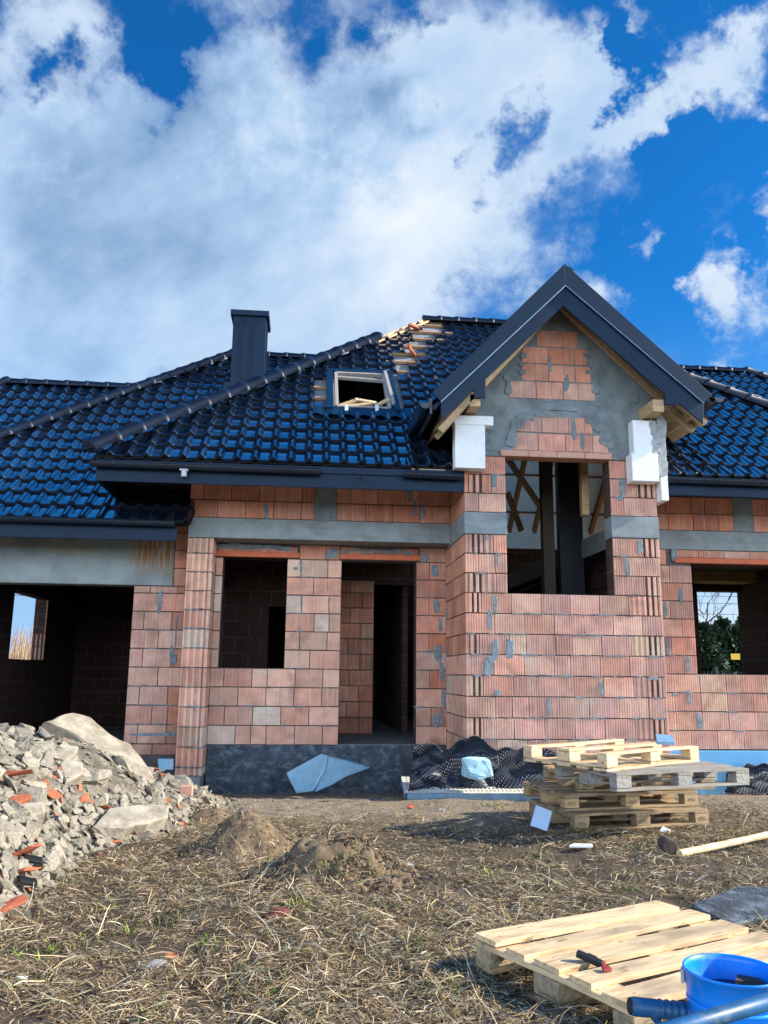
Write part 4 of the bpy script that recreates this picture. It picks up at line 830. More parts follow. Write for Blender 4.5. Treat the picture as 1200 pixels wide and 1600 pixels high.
def yard(n):
    m = int(n*3.2); y = 2.4+(10.6-2.4)*RNG.random(m)**1.35; x = RNG.uniform(-.62, .72, m)*y+.09*y
    den = fbm(x*1.3, y*1.3, 4, 77); den2 = fbm(x*5, y*5, 3, 78)
    p = smooth(.27, .55, den*.5+den2*.5)*(.12+.88*smooth(9.1, 7.6, y-.6*(x > 2.2)))
    for (a, b, rx, ry, h) in MOUNDS: p = p*(1-.93*np.exp(-(np.hypot((x-a)/rx, (y-b)/ry)*.95)**4))
    p = p*(heap_d(x, y) < .12); k = RNG.random(m) < p
    return x[k][:n], y[k][:n]
STRAW = [(.49, .365, .20, 3), (.72, .585, .38, 1.4), (.29, .185, .095, 3), (.38, .32, .23, 1.4), (.085, .055, .032, 4), (.22, .215, .07, .6)]
tag(blades('dry_straw', 230000, M['straw'], yard, lambda n: np.clip(RNG.lognormal(-3.2, .6, n), .012, .20), lambda n: .0012+.0042*RNG.random(n)**2, STRAW, (0, .10), 0, .10), 'flattened dry straw and dead grass over the whole yard', 'dry grass', kind='stuff')
tag(blades('dry_straw', 1100, M['straw'], yard, lambda n: np.clip(RNG.lognormal(-1.8, .4, n), .08, .42), lambda n: RNG.uniform(.002, .006, n), [(.60, .50, .33, 3), (.45, .35, .2, 2), (.30, .22, .13, 1)], (0, .12), .012, .08), 'longer pale straw stalks lying loose on top', 'dry grass', kind='stuff')
def lumps(name, n, smin, smax, mat, lb, cat, flat=.7, dens=.0, pos=None):
    x, y = pos if pos else yard(n) if not dens else (RNG.uniform(-3.5, 5, n), RNG.uniform(3, 10.4, n)); k = len(x); sz = smin+(smax-smin)*RNG.random(k)**3; z = GM(x, y)
    oc = np.array([(1, 0, 0), (-1, 0, 0), (0, 1, 0), (0, -1, 0), (0, 0, 1), (0, 0, -1)], float); J = oc[None]*RNG.uniform(.5, 1.1, (k, 6, 1))+RNG.normal(0, .2, (k, 6, 3)); an = RNG.uniform(0, 6.28, k); c_, s_ = np.cos(an), np.sin(an)
    X = J[:, :, 0]*c_[:, None]-J[:, :, 1]*s_[:, None]; Y = J[:, :, 0]*s_[:, None]+J[:, :, 1]*c_[:, None]; V = np.stack([X, Y, J[:, :, 2]*flat], 2)*sz[:, None, None]+np.stack([x, y, z+sz*.25*flat], 1)[:, None, :]; w = MB()
    w.v = [tuple(v) for v in V.reshape(-1, 3)]; w.c = [(1, 1, 1)]*len(w.v); F = ((0, 2, 4), (2, 1, 4), (1, 3, 4), (3, 0, 4), (2, 0, 5), (1, 2, 5), (3, 1, 5), (0, 3, 5)); w.f = [tuple(6*i+q for q in f) for i in range(k) for f in F]; w.m = [0]*len(w.f)
    return tag(w.build(name, mat), lb, cat, kind='stuff')
lumps('soil_clods', 9000, .004, .03, M['sand'], 'brown soil clods among the straw', 'soil')
for c_, rx_, ry_, nn in ((c3, .42, .32, 1500), (c2, .36, .36, 500), (c1, .25, .25, 250)): lumps('soil_clods', 0, .004, .035 if nn > 1000 else .018, M['sand'], 'crumbly brown clods lying on the mounds', 'soil', pos=(RNG.normal(c_.x, rx_*.7, nn), RNG.normal(c_.y, ry_*.7, nn)))
lumps('grit', 5000, .003, .016, M['stone'], 'small pale grit on the bare soil near the house', 'gravel', dens=1)
lumps('dead_leaves', 5000, .006, .022, mk('dead_leaf', (.24, .15, .075), .8, .4, 4, 0), 'flat brown leaf scraps trodden into the yard', 'leaf litter', flat=.12)
def tufts(n):
    xs, ys = [], []
    spots = [hit(*p) for p in ((760, 1258), (745, 1262), (775, 1262), (1105, 1245), (1010, 1328), (1150, 1300), (525, 1388), (560, 1390), (380, 1240), (352, 1245), (60, 1500), (205, 1460), (260, 1450), (160, 1425), (110, 1478), (860, 1385), (770, 1372), (970, 1395), (1090, 1500), (420, 1545), (650, 1490), (330, 1480), (90, 1385), (840, 1340), (1130, 1275), (600, 1420), (480, 1500), (240, 1590), (700, 1560), (1180, 1275), (1060, 1262), (30, 1545), (900, 1300), (470, 1420), (565, 1340), (715, 1300))]
    for s in spots:
        k = random.randint(12, 38); xs.append(RNG.normal(s.x, .055, k)); ys.append(RNG.normal(s.y, .07, k))
    x, y = yard(350); xs.append(x); ys.append(y)
    return np.concatenate(xs), np.concatenate(ys)
tag(blades('green_weeds', 0, M['leaf'], tufts, lambda n: RNG.uniform(.015, .05, n), lambda n: RNG.uniform(.004, .010, n), [(.14, .20, .025, 3), (.22, .27, .04, 2), (.09, .15, .03, 2)], (.3, 1.2), 0, .2, upright=True), 'small green weeds sprouting through the straw', 'weeds', kind='stuff')

# ------------------------------------------------------------------ stones and rubble
def chunk_mesh(name, s, n, mat, rough=.0):
    bm = bmesh.new()
    for _ in range(n):
        v = Vector((random.uniform(-1, 1), random.uniform(-1, 1), random.uniform(-1, 1))); m = max(abs(v.x), abs(v.y), abs(v.z)); v = v/m*random.uniform(.82, 1)
        bm.verts.new((v.x*s[0]/2, v.y*s[1]/2, v.z*s[2]/2))
    r = bmesh.ops.convex_hull(bm, input=bm.verts[:]); bmesh.ops.delete(bm, geom=[e for e in r['geom_interior'] if isinstance(e, bmesh.types.BMVert)], context='VERTS')
    bmesh.ops.bevel(bm, geom=bm.edges[:], offset=min(s)*.05, segments=1, affect='EDGES', clamp_overlap=True)
    bmesh.ops.triangulate(bm, faces=bm.faces[:]); bmesh.ops.subdivide_edges(bm, edges=bm.edges[:], cuts=2, use_grid_fill=True); bm.normal_update(); so = Vector((random.uniform(0, 50), 3, 7)); k = min(s)
    from mathutils import noise as mn
    for v in bm.verts:
        q = Vector((v.co.x/max(s), v.co.y/max(s), v.co.z/max(s))); v.co += v.normal*k*(.10*mn.noise(q*4+so)+.07*mn.noise(q*11+so)-.05*max(0, mn.noise(q*7-so)))
    me = bpy.data.meshes.new(name); bm.to_mesh(me); bm.free(); me.materials.append(mat); return me
hx, hy = np.meshgrid(np.arange(-7.2, -.5, .04), np.arange(3.0, 10.9, .04)); hz = HZ(hx, hy)+.05*(fbm(hx*8, hy*8, 4, 61)-.5)*(heap_d(hx, hy) > -.1)
hz = np.where(heap_d(hx, hy) < -.06, hz-.1, hz); tag(grid_mesh('rubble_heap', hx, hy, hz, M['rubbledust']), 'grey mortar grit and dust filling the rubble heap', 'rubble', kind='stuff')
bm = MB()
for _ in range(9000):                                    # crumbs too small to count
    y = random.uniform(3.8, 10.4); x = random.uniform(-4.5, -.6)
    d = hd(x, y)
    if d < -.12 or (d < 0 and random.random() < .6): continue
    s = .015+.06*random.random()**2; c = Vector((x, y, top_z(x, y)+s*.15)); k = random.choice([.6, .8, 1, 1.1]); o = random.random() < .07
    ps = [c+Vector((random.uniform(-1, 1), random.uniform(-1, 1), random.uniform(-.6, .6)))*s*.8 for _ in range(5)]
    bm.add(ps, [(0, 1, 2), (0, 2, 3), (0, 3, 4), (1, 2, 4), (2, 3, 4), (0, 4, 1), (1, 3, 2)], 1 if o else 0)
tag(bm.build('rubble_crumbs', [M['rubble'], M['orange']]), 'small grey crumbs scattered over the rubble heap', 'rubble', kind='stuff')
VAR = [chunk_mesh('concrete_chunk', (1, random.uniform(.5, .95), random.uniform(.22, .6)), random.randint(11, 18), M['rubble']) for _ in range(16)]
OVAR = [chunk_mesh('clay_fragment', (1, random.uniform(.4, .8), random.uniform(.10, .28)), random.randint(9, 14), M['orange']) for _ in range(8)]
placed = []
def scatter(n, meshes, name, smin, smax, label, cat, group, gap=.55, px=None):
    k = 0; tries = 0
    while k < n and tries < n*60:
        tries += 1
        P = hit(random.uniform(-60, 372), random.uniform(1105, 1450)); x, y = P.x, P.y; d = hd(x, y)
        if d < -.02: continue
        s = smin+(smax-smin)*random.random()**2.4
        if d < .35: s = min(s, smin*1.5)
        if any((x-a)**2+(y-b)**2 < (gap*(s+t)/2)**2 for a, b, t in placed): continue
        placed.append((x, y, s)); me = random.choice(meshes); o = bpy.data.objects.new(name, me); COL.objects.link(o)
        e = .08; nz = Vector((top_z(x-e, y)-top_z(x+e, y), top_z(x, y-e)-top_z(x, y+e), 2*e)).normalized()
        q = Vector((0, 0, 1)).rotation_difference((nz+Vector((random.gauss(0, .35), random.gauss(0, .35), 0))).normalized()) @ Matrix.Rotation(random.uniform(0, 6.28), 3, 'Z').to_quaternion()
        o.rotation_mode = 'QUATERNION'; o.rotation_quaternion = q; o.scale = (s, s, s*random.uniform(.8, 1.2)); o.location = (x, y, top_z(x, y)+s*.11); tag(o, label, cat, group); k += 1
def slab(name, pts, p, n, th, mat, label, cat, group=None, bev=.012):
    n = Vector(n).normalized(); P = [at_plane(*q, p, n) for q in pts]; c = sum(P, Vector())/len(P); P2 = []
    for a, b in zip(P, P[1:]+P[:1]):                     # ragged broken outline
        L = (b-a).length; m = max(1, int(L/.09))
        P2 += [a.lerp(b, i/m)+((a-c).normalized()*random.uniform(-.018, .018) if i else Vector()) for i in range(m)]
    w = MB(); m = len(P2); Q = [q-n*th+(c-q).normalized()*random.uniform(-.015, .03) for q in P2]; T = [q+(c-q).normalized()*.02+n*.0 for q in P2]; S = [q-n*.02 for q in P2]
    w.add(T+S+Q, [tuple(range(m))]+[(r*m+i, (r+1)*m+i, (r+1)*m+(i+1) % m, r*m+(i+1) % m) for r in range(2) for i in range(m)]+[tuple(range(3*m-1, 2*m-1, -1))])
    o = w.build(name, mat, None, c, loc=c, weld=True); placed.append((c.x, c.y, .25)); return tag(o, label, cat, group)
slab('concrete_slab', [(70, 1126), (112, 1112), (140, 1119), (172, 1146), (205, 1162), (238, 1206), (246, 1222), (216, 1217), (192, 1203), (150, 1169), (106, 1141)], (-2.75, 8.6, -.42), (.62, -.34, 1), .20, M['rubble'], 'largest broken concrete slab, tilted against the heap', 'concrete slab')
z = hit(205, 1278).z+.07
for q in ((105, 1158), (130, 1178), (155, 1198), (180, 1216), (205, 1226), (90, 1146), (120, 1160), (150, 1180)): t_ = hit(*q); placed.append((t_.x, t_.y, .42))
for q in ((165, 1295), (190, 1300), (215, 1298), (240, 1290), (210, 1275), (250, 1270), (235, 1262), (180, 1270)): t_ = hit(*q); placed.append((t_.x, t_.y, .2))
slab('concrete_slab', [(149, 1286), (168, 1262), (215, 1256), (266, 1257), (264, 1274), (232, 1284), (196, 1291), (149, 1289)], (hit(205, 1278).x, hit(205, 1278).y, z), (.30, -.32, 1), .13, M['rubble'], 'flat concrete slab at the foot of the rubble heap', 'concrete slab')
for pts, lb, dz in (([(76, 1166), (88, 1162), (124, 1165), (120, 1176), (92, 1194), (84, 1190)], 'whitish concrete chunk under the tilted slab', .10), ([(92, 1192), (100, 1184), (130, 1190), (131, 1206), (103, 1222), (97, 1210)], 'square pale chunk below the whitish one', .08),
                    ([(28, 1212), (44, 1195), (60, 1197), (58, 1215), (40, 1228), (30, 1222)], 'wide flat grey chunk with rounded edge on the heap', .08), ([(2, 1262), (20, 1254), (70, 1252), (72, 1266), (40, 1278), (4, 1276)], 'brown stained concrete lump like a broken log', .09)):
    cpx = sum(q[0] for q in pts)/len(pts); cpy = sum(q[1] for q in pts)/len(pts); h = hit(cpx, cpy); slab('concrete_chunk', pts, (h.x, h.y, h.z+.06), (.35, -.55, 1), dz+.05, M['rubble'], lb, 'concrete chunk')
for px, py, s, lb in ((15, 1121, .16, 'orange clay piece near the top of the heap'), (22, 1222, .30, 'long orange clay strip on the left of the heap'), (35, 1345, .22, 'biggest flat orange tile piece low on the heap'), (24, 1262, .2, 'orange broken ring of clay on the brown lump'), (165, 1272, .16, 'orange clay shard beside the flat slab'), (80, 1252, .16, 'orange shard in the middle of the heap'), (12, 1432, .2, 'orange clay piece at the heap corner'), (33, 1378, .2, 'orange clay rim lying over a black pipe piece')):
    h = hit(px, py); o = bpy.data.objects.new('clay_fragment', random.choice(OVAR)); COL.objects.link(o); o.location = h+Vector((0, 0, .05)); o.scale = (s, s, s); o.rotation_euler = (random.uniform(-.4, .6), random.uniform(-.5, .5), random.uniform(-.6, .6)); placed.append((h.x, h.y, s*.6)); tag(o, lb, 'clay piece')
for px, py, lb in ((48, 1362, 'dark glazed roof tile piece in the rubble'), (38, 1398, 'dark curved tile shard low on the heap'), (253, 1284, 'small black shard on the edge of the flat slab')):
    h = hit(px, py); w = MB(); n = 9; L = .11 if px < 100 else .08
    vs = [(t, .08*L/.24*math.sin(a)*1.1, .06*L/.24*math.cos(a)+d) for d in (0, -.012) for t in (-L/2, L/2) for a in np.linspace(-1.2, 1.2, n)]
    w.add(vs, [(i, i+1, n+i+1, n+i) for i in range(n-1)]+[(2*n+i+1, 2*n+i, 3*n+i, 3*n+i+1) for i in range(n-1)]+[(i+1, i, 2*n+i, 2*n+i+1) for i in range(n-1)]+[(n+i, n+i+1, 3*n+i+1, 3*n+i) for i in range(n-1)])
    o = w.build('tile_shard', M['tileedge'], loc=h+Vector((0, 0, .06))); o.rotation_euler = (.3, .3, random.uniform(.2, .8)); tag(o, lb, 'tile shard'); placed.append((h.x, h.y, .15))
scatter(42, OVAR, 'clay_fragment', .05, .15, 'small orange clay fragment among grey rubble', 'clay piece', 'orange clay fragments in the rubble heap', .4)
TVAR = [chunk_mesh('mortar_piece', (1, random.uniform(.45, .9), random.uniform(.12, .2)), random.randint(10, 15), M['rubble']) for _ in range(10)]
scatter(285, VAR, 'concrete_chunk', .10, .34, 'grey broken concrete chunk lying in the rubble heap', 'concrete chunk', 'grey concrete chunks in the rubble heap', .46)
scatter(200, TVAR, 'mortar_piece', .08, .26, 'thin flat mortar piece lying among the rubble chunks', 'mortar piece', 'thin mortar pieces in the rubble heap', .30)
def single(name, px, py, s, mat, label, cat, npt=14, rz=0, dz=.25):
    h = hit(px, py); o = bpy.data.objects.new(name, chunk_mesh(name, s, npt, mat)); COL.objects.link(o); o.location = (h.x, h.y, h.z+s[2]*dz); o.rotation_euler = (0, 0, rz); tag(o, label, cat); return o
w = MB(); w.cur = 0; block(w, (-.06, -.05, 0), X1, N1, .12, .10, 'flat', (1.1, 1.1, 1.05)); w.box(-.058, .058, -.049, .05, .002, .098, 0); h = hit(291, 1244); o = w.build('brick_piece', BM, loc=(h.x, h.y, h.z)); tag(o, 'pinkish cut brick beside the corner pillar', 'brick')
single('stone', 632, 1364, (.15, .11, .09), M['stone'], 'rounded grey stone right of the lumpy mound', 'stone', 22)
single('brick_piece', 432, 1434, (.17, .07, .06), M['darkbrick'], 'dark red brick shard lying in the straw', 'brick', 12, .2)
single('clay_fragment', 268, 1502, (.06, .05, .03), M['orange'], 'small orange clay scrap beside a grey stone', 'clay piece')
single('stone', 246, 1513, (.11, .07, .04), M['stone'], 'flat grey stone in the straw by an orange scrap', 'stone', 16)
single('stone', 33, 1536, (.05, .05, .04), M['whitesteel'], 'small tan stone in the straw at lower left', 'stone')
single('brick_piece', 642, 1263, (.09, .06, .05), M['orange'], 'reddish brick bit on bare soil below the perforated plank', 'brick')
single('brick_piece', 570, 1237, (.12, .1, .07), M['rubble'], 'dusty brown lump beside the blue foam sheets', 'brick')
single('stone', 690, 1268, (.07, .06, .04), M['stone'], 'little grey stone near the shadow of the pallet stack', 'stone')

# ------------------------------------------------------------------ pallets
def wboard(L, W, T, mat, name, parent, loc, rz=0, nails=(), warp=.004):
    w = MB(); n = 8; vs = []; ph = random.uniform(0, 6)
    for i in range(n+1):
        x = -L/2+L*i/n; dz = warp*math.sin(i*.6+ph); e = random.uniform(-.0012, .0012)
        vs += [(x, -W/2+e, -T/2+dz), (x, W/2+e, -T/2+dz), (x, W/2+e, T/2+dz), (x, -W/2+e, T/2+dz)]
    fs = [(0, 1, 2, 3), (4*n+3, 4*n+2, 4*n+1, 4*n)]+[(i*4+k, (i+1)*4+k, (i+1)*4+(k+1) % 4, i*4+(k+1) % 4) for i in range(n) for k in range(4)]
    w.add(vs, fs, 0)
    for (x, y) in nails:
        zz = warp*math.sin((x+L/2)/L*n*.6+ph); w.lathe([(.0001, T/2+.0008+zz), (.0028, T/2+.0006+zz), (.003, T/2-.002+zz)], 8, (x, y, 0), 1)
    o = w.build(name, [mat, M['iron']], parent, bevel=.003, weld=True, loc=loc); o.rotation_euler = (0, 0, rz); return o
def stamp(parent, txt, x, y, z, face, s=.03):
    cu = bpy.data.curves.new('stamp', 'FONT'); cu.body = txt; cu.size = s; cu.align_x = 'CENTER'; cu.align_y = 'CENTER'; cu.extrude = .0006
    o = bpy.data.objects.new('stamp', cu); COL.objects.link(o); bpy.context.view_layer.update(); me = bpy.data.meshes.new_from_object(o); bpy.data.objects.remove(o)
    bm = bmesh.new(); bm.from_mesh(me); n = 28
    ring = [[bm.verts.new((math.cos(2*math.pi*i/n)*s*1.45*k, math.sin(2*math.pi*i/n)*s*.85*k, .0006)) for i in range(n)] for k in (1, .92)]
    for i in range(n): bm.faces.new((ring[0][i], ring[0][(i+1) % n], ring[1][(i+1) % n], ring[1][i]))
    bm.to_mesh(me); bm.free(); me.materials.clear(); me.materials.append(M['ink'])
    o = bpy.data.objects.new('stamp', me); COL.objects.link(o); o.parent = parent; o.location = (x, y, z); o.rotation_euler = (R(90), 0, 0); return o
def pallet(loc, rz, label, deck, blk, L=1.2, W=.8, flip=False, nb=5, group='wooden pallets stacked by the house', seed=0, tilt=(0, 0), stamps=True, bmat=None):
    random.seed(seed); o = empty('wooden_pallet', loc, label, 'pallet', group, rz); o.rotation_euler = (tilt[0]+(math.pi if flip else 0), tilt[1], rz); bmat = bmat or deck
    g = lambda z: z-(.144 if flip else 0)                # flipped: origin stays at the lowest face
    bw = .145 if L < 1.25 else .13
    for i in range(3): wboard(L, .10 if i != 1 else .145, .022, bmat, 'bottom_board', o, (random.uniform(-.004, .004), (i-1)*(W/2-.05), g(.011)))
    for i in range(3):
        for j in range(3):
            w = MB(); bx, by = .0725, .05 if i != 1 else .0725; w.box(-bx, bx, -by, by, -.0385, .0385); b = w.build('block', blk, o, bevel=.004, loc=((j-1)*(L/2-.0725), (i-1)*(W/2-.05), g(.061)))
            if stamps and i != 1: stamp(b, 'EUR' if (j+i) % 2 else 'EPAL', 0, -by-.0005, 0, 0, .026)
    for j in range(3): wboard(W, .145, .022, bmat, 'stringer_board', o, ((j-1)*(L/2-.0725), 0, g(.111)), R(90))
    ws = [.145, .115, .145, .115, .145] if nb == 5 else [.145]*nb; y = -W/2+ws[0]/2; gap = (W-sum(ws))/(nb-1)
    for i in range(nb):
        nl = [(sx*(L/2-.0725)+random.uniform(-.03, .03), random.choice((-.04, 0, .04))*1) for sx in (-1, 0, 1) for _ in range(3)]
        wboard(L, ws[i], .022, deck, 'deck_board', o, (random.uniform(-.006, .006), y+ws[i]/2-ws[0]/2, g(.133)), 0, nl); y += ws[i]+gap
    return o
zb = -1.352; tp = [zb+.144*i for i in range(1, 6)]
def by_angle(pfl, ztop, rz, L=1.2, W=.8):
    a = at_z(*pfl, ztop); d = Vector((math.cos(rz), math.sin(rz), 0)); n = Vector((-d.y, d.x, 0)); c = a+d*L/2+n*W/2; return (c.x, c.y, ztop-.144)
PL, PW = 1.38, .92
pallet(by_angle((898, 1272), tp[0], R(10.5), PL, PW), R(10.5), 'brown pallet at the very bottom of the stack', M['oldwood'], M['oldwood'], PL, PW, seed=11)
pallet(by_angle((882, 1241), tp[1], R(9), PL, PW), R(9), 'brown pallet second from the bottom, sticking out left', M['oldwood'], M['wood'], PL, PW, seed=12)
pallet(by_angle((905, 1212), tp[2], R(5), PL, PW), R(5), 'middle pallet of the stack with chip blocks', M['wood'], M['chip'], PL, PW, seed=13, bmat=M['oldwood'])
pallet(by_angle((963, 1208), tp[3], R(15.6), PL, PW), R(15.6), 'grey weathered pallet jutting to the right under the top one', M['greywood'], M['greychip'], PL, PW, seed=14, stamps=False)
pallet(by_angle((948, 1177), tp[4], R(33), PL, PW), R(33), 'pale new pallet lying upside down on top of the stack', M['palewood'], M['palewood'], PL, PW, flip=True, seed=15)
fp = Vector((.775, 3.83, 0)); ang = R(25.5); d = Vector((math.cos(ang), math.sin(ang), 0)); n = Vector((d.y, -d.x, 0)); c = fp+d*.575+n*.45
pallet((c.x, c.y, -1.262), ang, 'pale new pallet lying alone in the foreground beside the bucket', M['palewood'], M['chip'], 1.15, .9, seed=16, group='wooden pallets in the yard')
random.seed(99)
ft = -1.262+.1465
# scraps on the foreground pallet
p = at_z(922, 1500, ft+.012); w = MB(); w.box(-.055, .05, -.012, .012, -.008, .016, 0); w.box(.0, .06, -.010, .016, -.010, .012, 1); w.box(-.02, .02, -.004, .03, 0, .01, 0)
o = w.build('plastic_clip', [M['black'], M['redblack']], bevel=.003, loc=(p.x, p.y, p.z+.0)); o.rotation_euler = (.15, .22, R(-38)); tag(o, 'small broken black plastic clip on the foreground pallet', 'clip')
p = at_z(946, 1516, ft+.006); w = MB(); w.prism([(-.02, -.012, 0), (.018, -.016, 0), (.022, .006, 0), (-.004, .02, 0)], (0, 0, .012)); o = w.build('plastic_scrap', M['redblack'], bevel=.002, weld=True, loc=p); o.rotation_euler = (.2, 0, .4); tag(o, 'small red scrap beside the black clip on the pallet', 'scrap')
# leaning pale board, scraps, broken boards in the roof window
P = [at_y(px, py, Y) for px, py, Y in ((829, 1290, 7.30), (855, 1299, 7.22), (863, 1268, 7.42), (838, 1258, 7.5))]; c = sum(P, Vector())/4; w = MB(); w.prism(P, (.0, .025, 0)); tag(w.build('foam_offcut', M['paleboard'], None, c, loc=c, bevel=.004, weld=True), 'pale blue offcut leaning on the left end of the pallet stack', 'offcut')
h = hit(907, 1328); w = MB(); w.prism([(-.1, -.03, 0), (.08, -.045, 0), (.10, .01, 0), (-.04, .04, 0)], (0, 0, .02)); tag(w.build('foam_offcut', M['foam'], loc=h+Vector((0, 0, .02)), bevel=.004, weld=True), 'thin white foam strip lying in the straw below the stack', 'offcut')
h = hit(1040, 1305); w = MB(); w.prism([(-.05, -.01, 0), (.02, -.03, .02), (.05, .015, 0), (-.01, .02, .03)], (0, 0, .015)); tag(w.build('foam_offcut', M['foam'], loc=h+Vector((0, 0, .02)), weld=True), 'tiny crumpled white scrap between the stack and the wooden stump', 'offcut')
for i, (px, py, L, ax, lb) in enumerate(((546, 636, .30, .35, 'orange broken board in the left corner of the roof window'), (572, 634, .34, -.35, 'pale split board lying across the sill of the roof window'), (598, 636, .22, .5, 'short grey board end in the right corner of the roof window'), (560, 640, .4, .05, 'brown board along the sill of the roof window'))):
    p = at_plane(px, py, rp(0, 11.4, .0), NS)+NS*.05; w = MB(); dx = Vector((math.cos(ax), 0, math.sin(ax)*.7)); w.beam(p-dx*L/2, p+dx*L/2+VS*.1, .07, .03, NS)
    tag(w.build('broken_board', M['palewood'] if i in (1,) else M['wood'], None, p, loc=p, bevel=.003), lb, 'board')
h = at_plane(578, 1, (0, 0, 0), (0, 0, 1)) if False else None
for px, py, lb in ((643, 553, 'orange clay ridge shard on the bare battens'), (686, 550, 'orange broken tile lump standing on the bare battens')):
    pass
p = at_plane(643, 555, rp(1.5, 13), NS); o = bpy.data.objects.new('clay_fragment', OVAR[0]); COL.objects.link(o); o.location = p+NS*.08; o.scale = (.28, .28, .4); o.rotation_euler = (1.2, .4, .9); tag(o, 'orange broken clay shard resting on the bare roof battens', 'clay piece')
p = at_plane(650, 520, rp(1.9, 14.3), NS); o = bpy.data.objects.new('clay_fragment', OVAR[2]); COL.objects.link(o); o.location = p+NS*.08; o.scale = (.35, .3, .4); o.rotation_euler = (.6, .2, .3); tag(o, 'orange clay bits below the bare hip batten', 'clay piece')
# foam sheets at the plinth
def lean(name, pts, Y, th, mat, lb, cat, dn=(0, 1, 0)):
    P = [at_y(px, py, Y+dy) for px, py, dy in pts]; c = sum(P, Vector())/len(P); w = MB(); w.prism(P, Vector(dn)*th); return tag(w.build(name, mat, None, c, loc=c, bevel=.008, weld=True), lb, cat)
lean('foam_sheet', [(447, 1208, -.22), (500, 1179, .10), (512, 1182, .16), (507, 1205, .08), (490, 1236, 0), (463, 1240, -.15)], 10.75, .08, M['bluefoam'], 'left blue foam sheet leaning at the dark plinth', 'foam sheet', (.3, .9, .1))
lean('foam_sheet', [(512, 1183, .10), (540, 1189, .22), (578, 1200, .40), (560, 1207, .3), (540, 1214, .15), (520, 1226, 0), (492, 1238, -.1), (506, 1205, .0)], 10.86, .06, M['bluefoam'], 'long pointed blue foam sheet behind the left one', 'foam sheet', (.1, .9, .2))
p_ = at_y(742, 1200, 9.62); o = bpy.data.objects.new('foam_block', chunk_mesh('foam_block', (.44, .2, .26), 16, M['bluefoam'])); COL.objects.link(o); o.location = p_; o.rotation_euler = (.2, .1, .15); tag(o, 'pale blue foam lump wrapped by the black membrane', 'foam block')
lean('foam_sheet', [(246, 1186, 0), (270, 1186, 0), (270, 1203, 0), (248, 1203, 0)], 10.95, .08, M['bluefoam'], 'small pale foam strip between rubble and pillar foot', 'foam sheet')
# black dimpled membrane
def drape(name, top, Ybase, lb, fold=.1, seed=0):
    nu, nv = 90, 34; tp_ = [at_y(px, py, Ybase) for px, py in top]; xs = [p.x for p in tp_]; zs = [p.z for p in tp_]; w = MB(); vs = []; cols = []; rs = random.Random(seed); ph = [rs.uniform(0, 6) for _ in range(6)]
    L = 0
    for i in range(nu+1):
        x = xs[0]+(xs[-1]-xs[0])*i/nu; zt_ = float(np.interp(x, xs, zs)); gb = gz(x, Ybase)+.0
        for j in range(nv+1):
            t = j/nv; z = zt_+(gb-zt_)*t; u = x-xs[0]
            y = Ybase-.10*t-fold*(1.3*(math.sin(u*5+ph[0]+t*4.5)*math.sin(u*2.3+t*6+ph[3]))**2+.55*abs(math.sin(u*8.5+ph[1]-t*7))*t)-fold*1.2*max(0, .25-t)*3
            vs.append((x+.03*math.sin(t*6+u*7), y, z+.02*math.sin(u*23+ph[2])*(1-t))); cols.append((u*150, t*(zt_-gb)*150, 0))
    fs = [(i*(nv+1)+j, (i+1)*(nv+1)+j, (i+1)*(nv+1)+j+1, i*(nv+1)+j+1) for i in range(nu) for j in range(nv)]
    w.add(vs, fs, 0, cols); o = w.build(name, M['dimple'], smooth=True); sl = o.modifiers.new('sheet', 'SOLIDIFY'); sl.thickness = .006; return tag(o, lb, 'membrane', 'dimpled membranes by the wall')
drape('dimpled_membrane', [(640, 1162), (660, 1158), (690, 1172), (705, 1168), (718, 1152), (735, 1148), (755, 1154), (772, 1172)], 9.86, 'crumpled black dimpled membrane heaped at the bay corner', .09, 3)
drape('dimpled_membrane', [(768, 1170), (800, 1168), (822, 1166), (850, 1171), (880, 1176)], 9.88, 'black dimpled membrane hanging along the bay behind the pallets', .06, 5)
drape('dimpled_membrane', [(1128, 1200), (1150, 1196), (1185, 1192), (1215, 1198), (1260, 1196)], 10.75, 'dimpled membrane edge below the blue insulation on the right', .06, 8)
# perforated steel plank
a = at_z(632, 1238, -1.325); b = at_z(860, 1238, -1.325); L = 1.75; d = (b-a).normalized(); yaw = math.atan2(d.y, d.x); dep = .46
pk = empty('perforated_plank', (a.x, a.y, -1.325-.115), 'pale perforated steel plank lying behind the pallet stack', 'steel plank', rz=yaw); pk.rotation_euler = (R(17), 0, yaw)
def holes_top(L, D, z, nx, ny, r):                        # plate with real round holes
    w = MB(); m = 0.03; sx = (L-2*m)/nx; sy = (D-2*m)/ny; k = 12
    for i in range(nx):
        for j in range(ny):
            cx = m+sx*(i+.5); cy = m+sy*(j+.5); sq = []; ci = []
            for q in range(k):
                an = 2*math.pi*q/k+math.pi/k; ca, sa = math.cos(an), math.sin(an); s = max(abs(ca), abs(sa)); sq.append((cx+ca/s*sx/2, cy+sa/s*sy/2, z)); ci.append((cx+ca*r, cy+sa*r*1.15, z))
            lo = [(x, y, z-.03) for x, y, _ in ci]; w.add(sq+ci+lo, [(q, (q+1) % k, k+(q+1) % k, k+q) for q in range(k)]+[(k+q, k+(q+1) % k, 2*k+(q+1) % k, 2*k+q) for q in range(k)])
    for x0, x1, y0, y1 in ((0, L, 0, m), (0, L, D-m, D), (0, m, m, D-m), (L-m, L, m, D-m)): w.add([(x0, y0, z), (x1, y0, z), (x1, y1, z), (x0, y1, z)], [(0, 1, 2, 3)])
    return w
holes_top(L, dep, .115, 36, 6, .017).build('deck_plate', M['whitesteel'], pk)
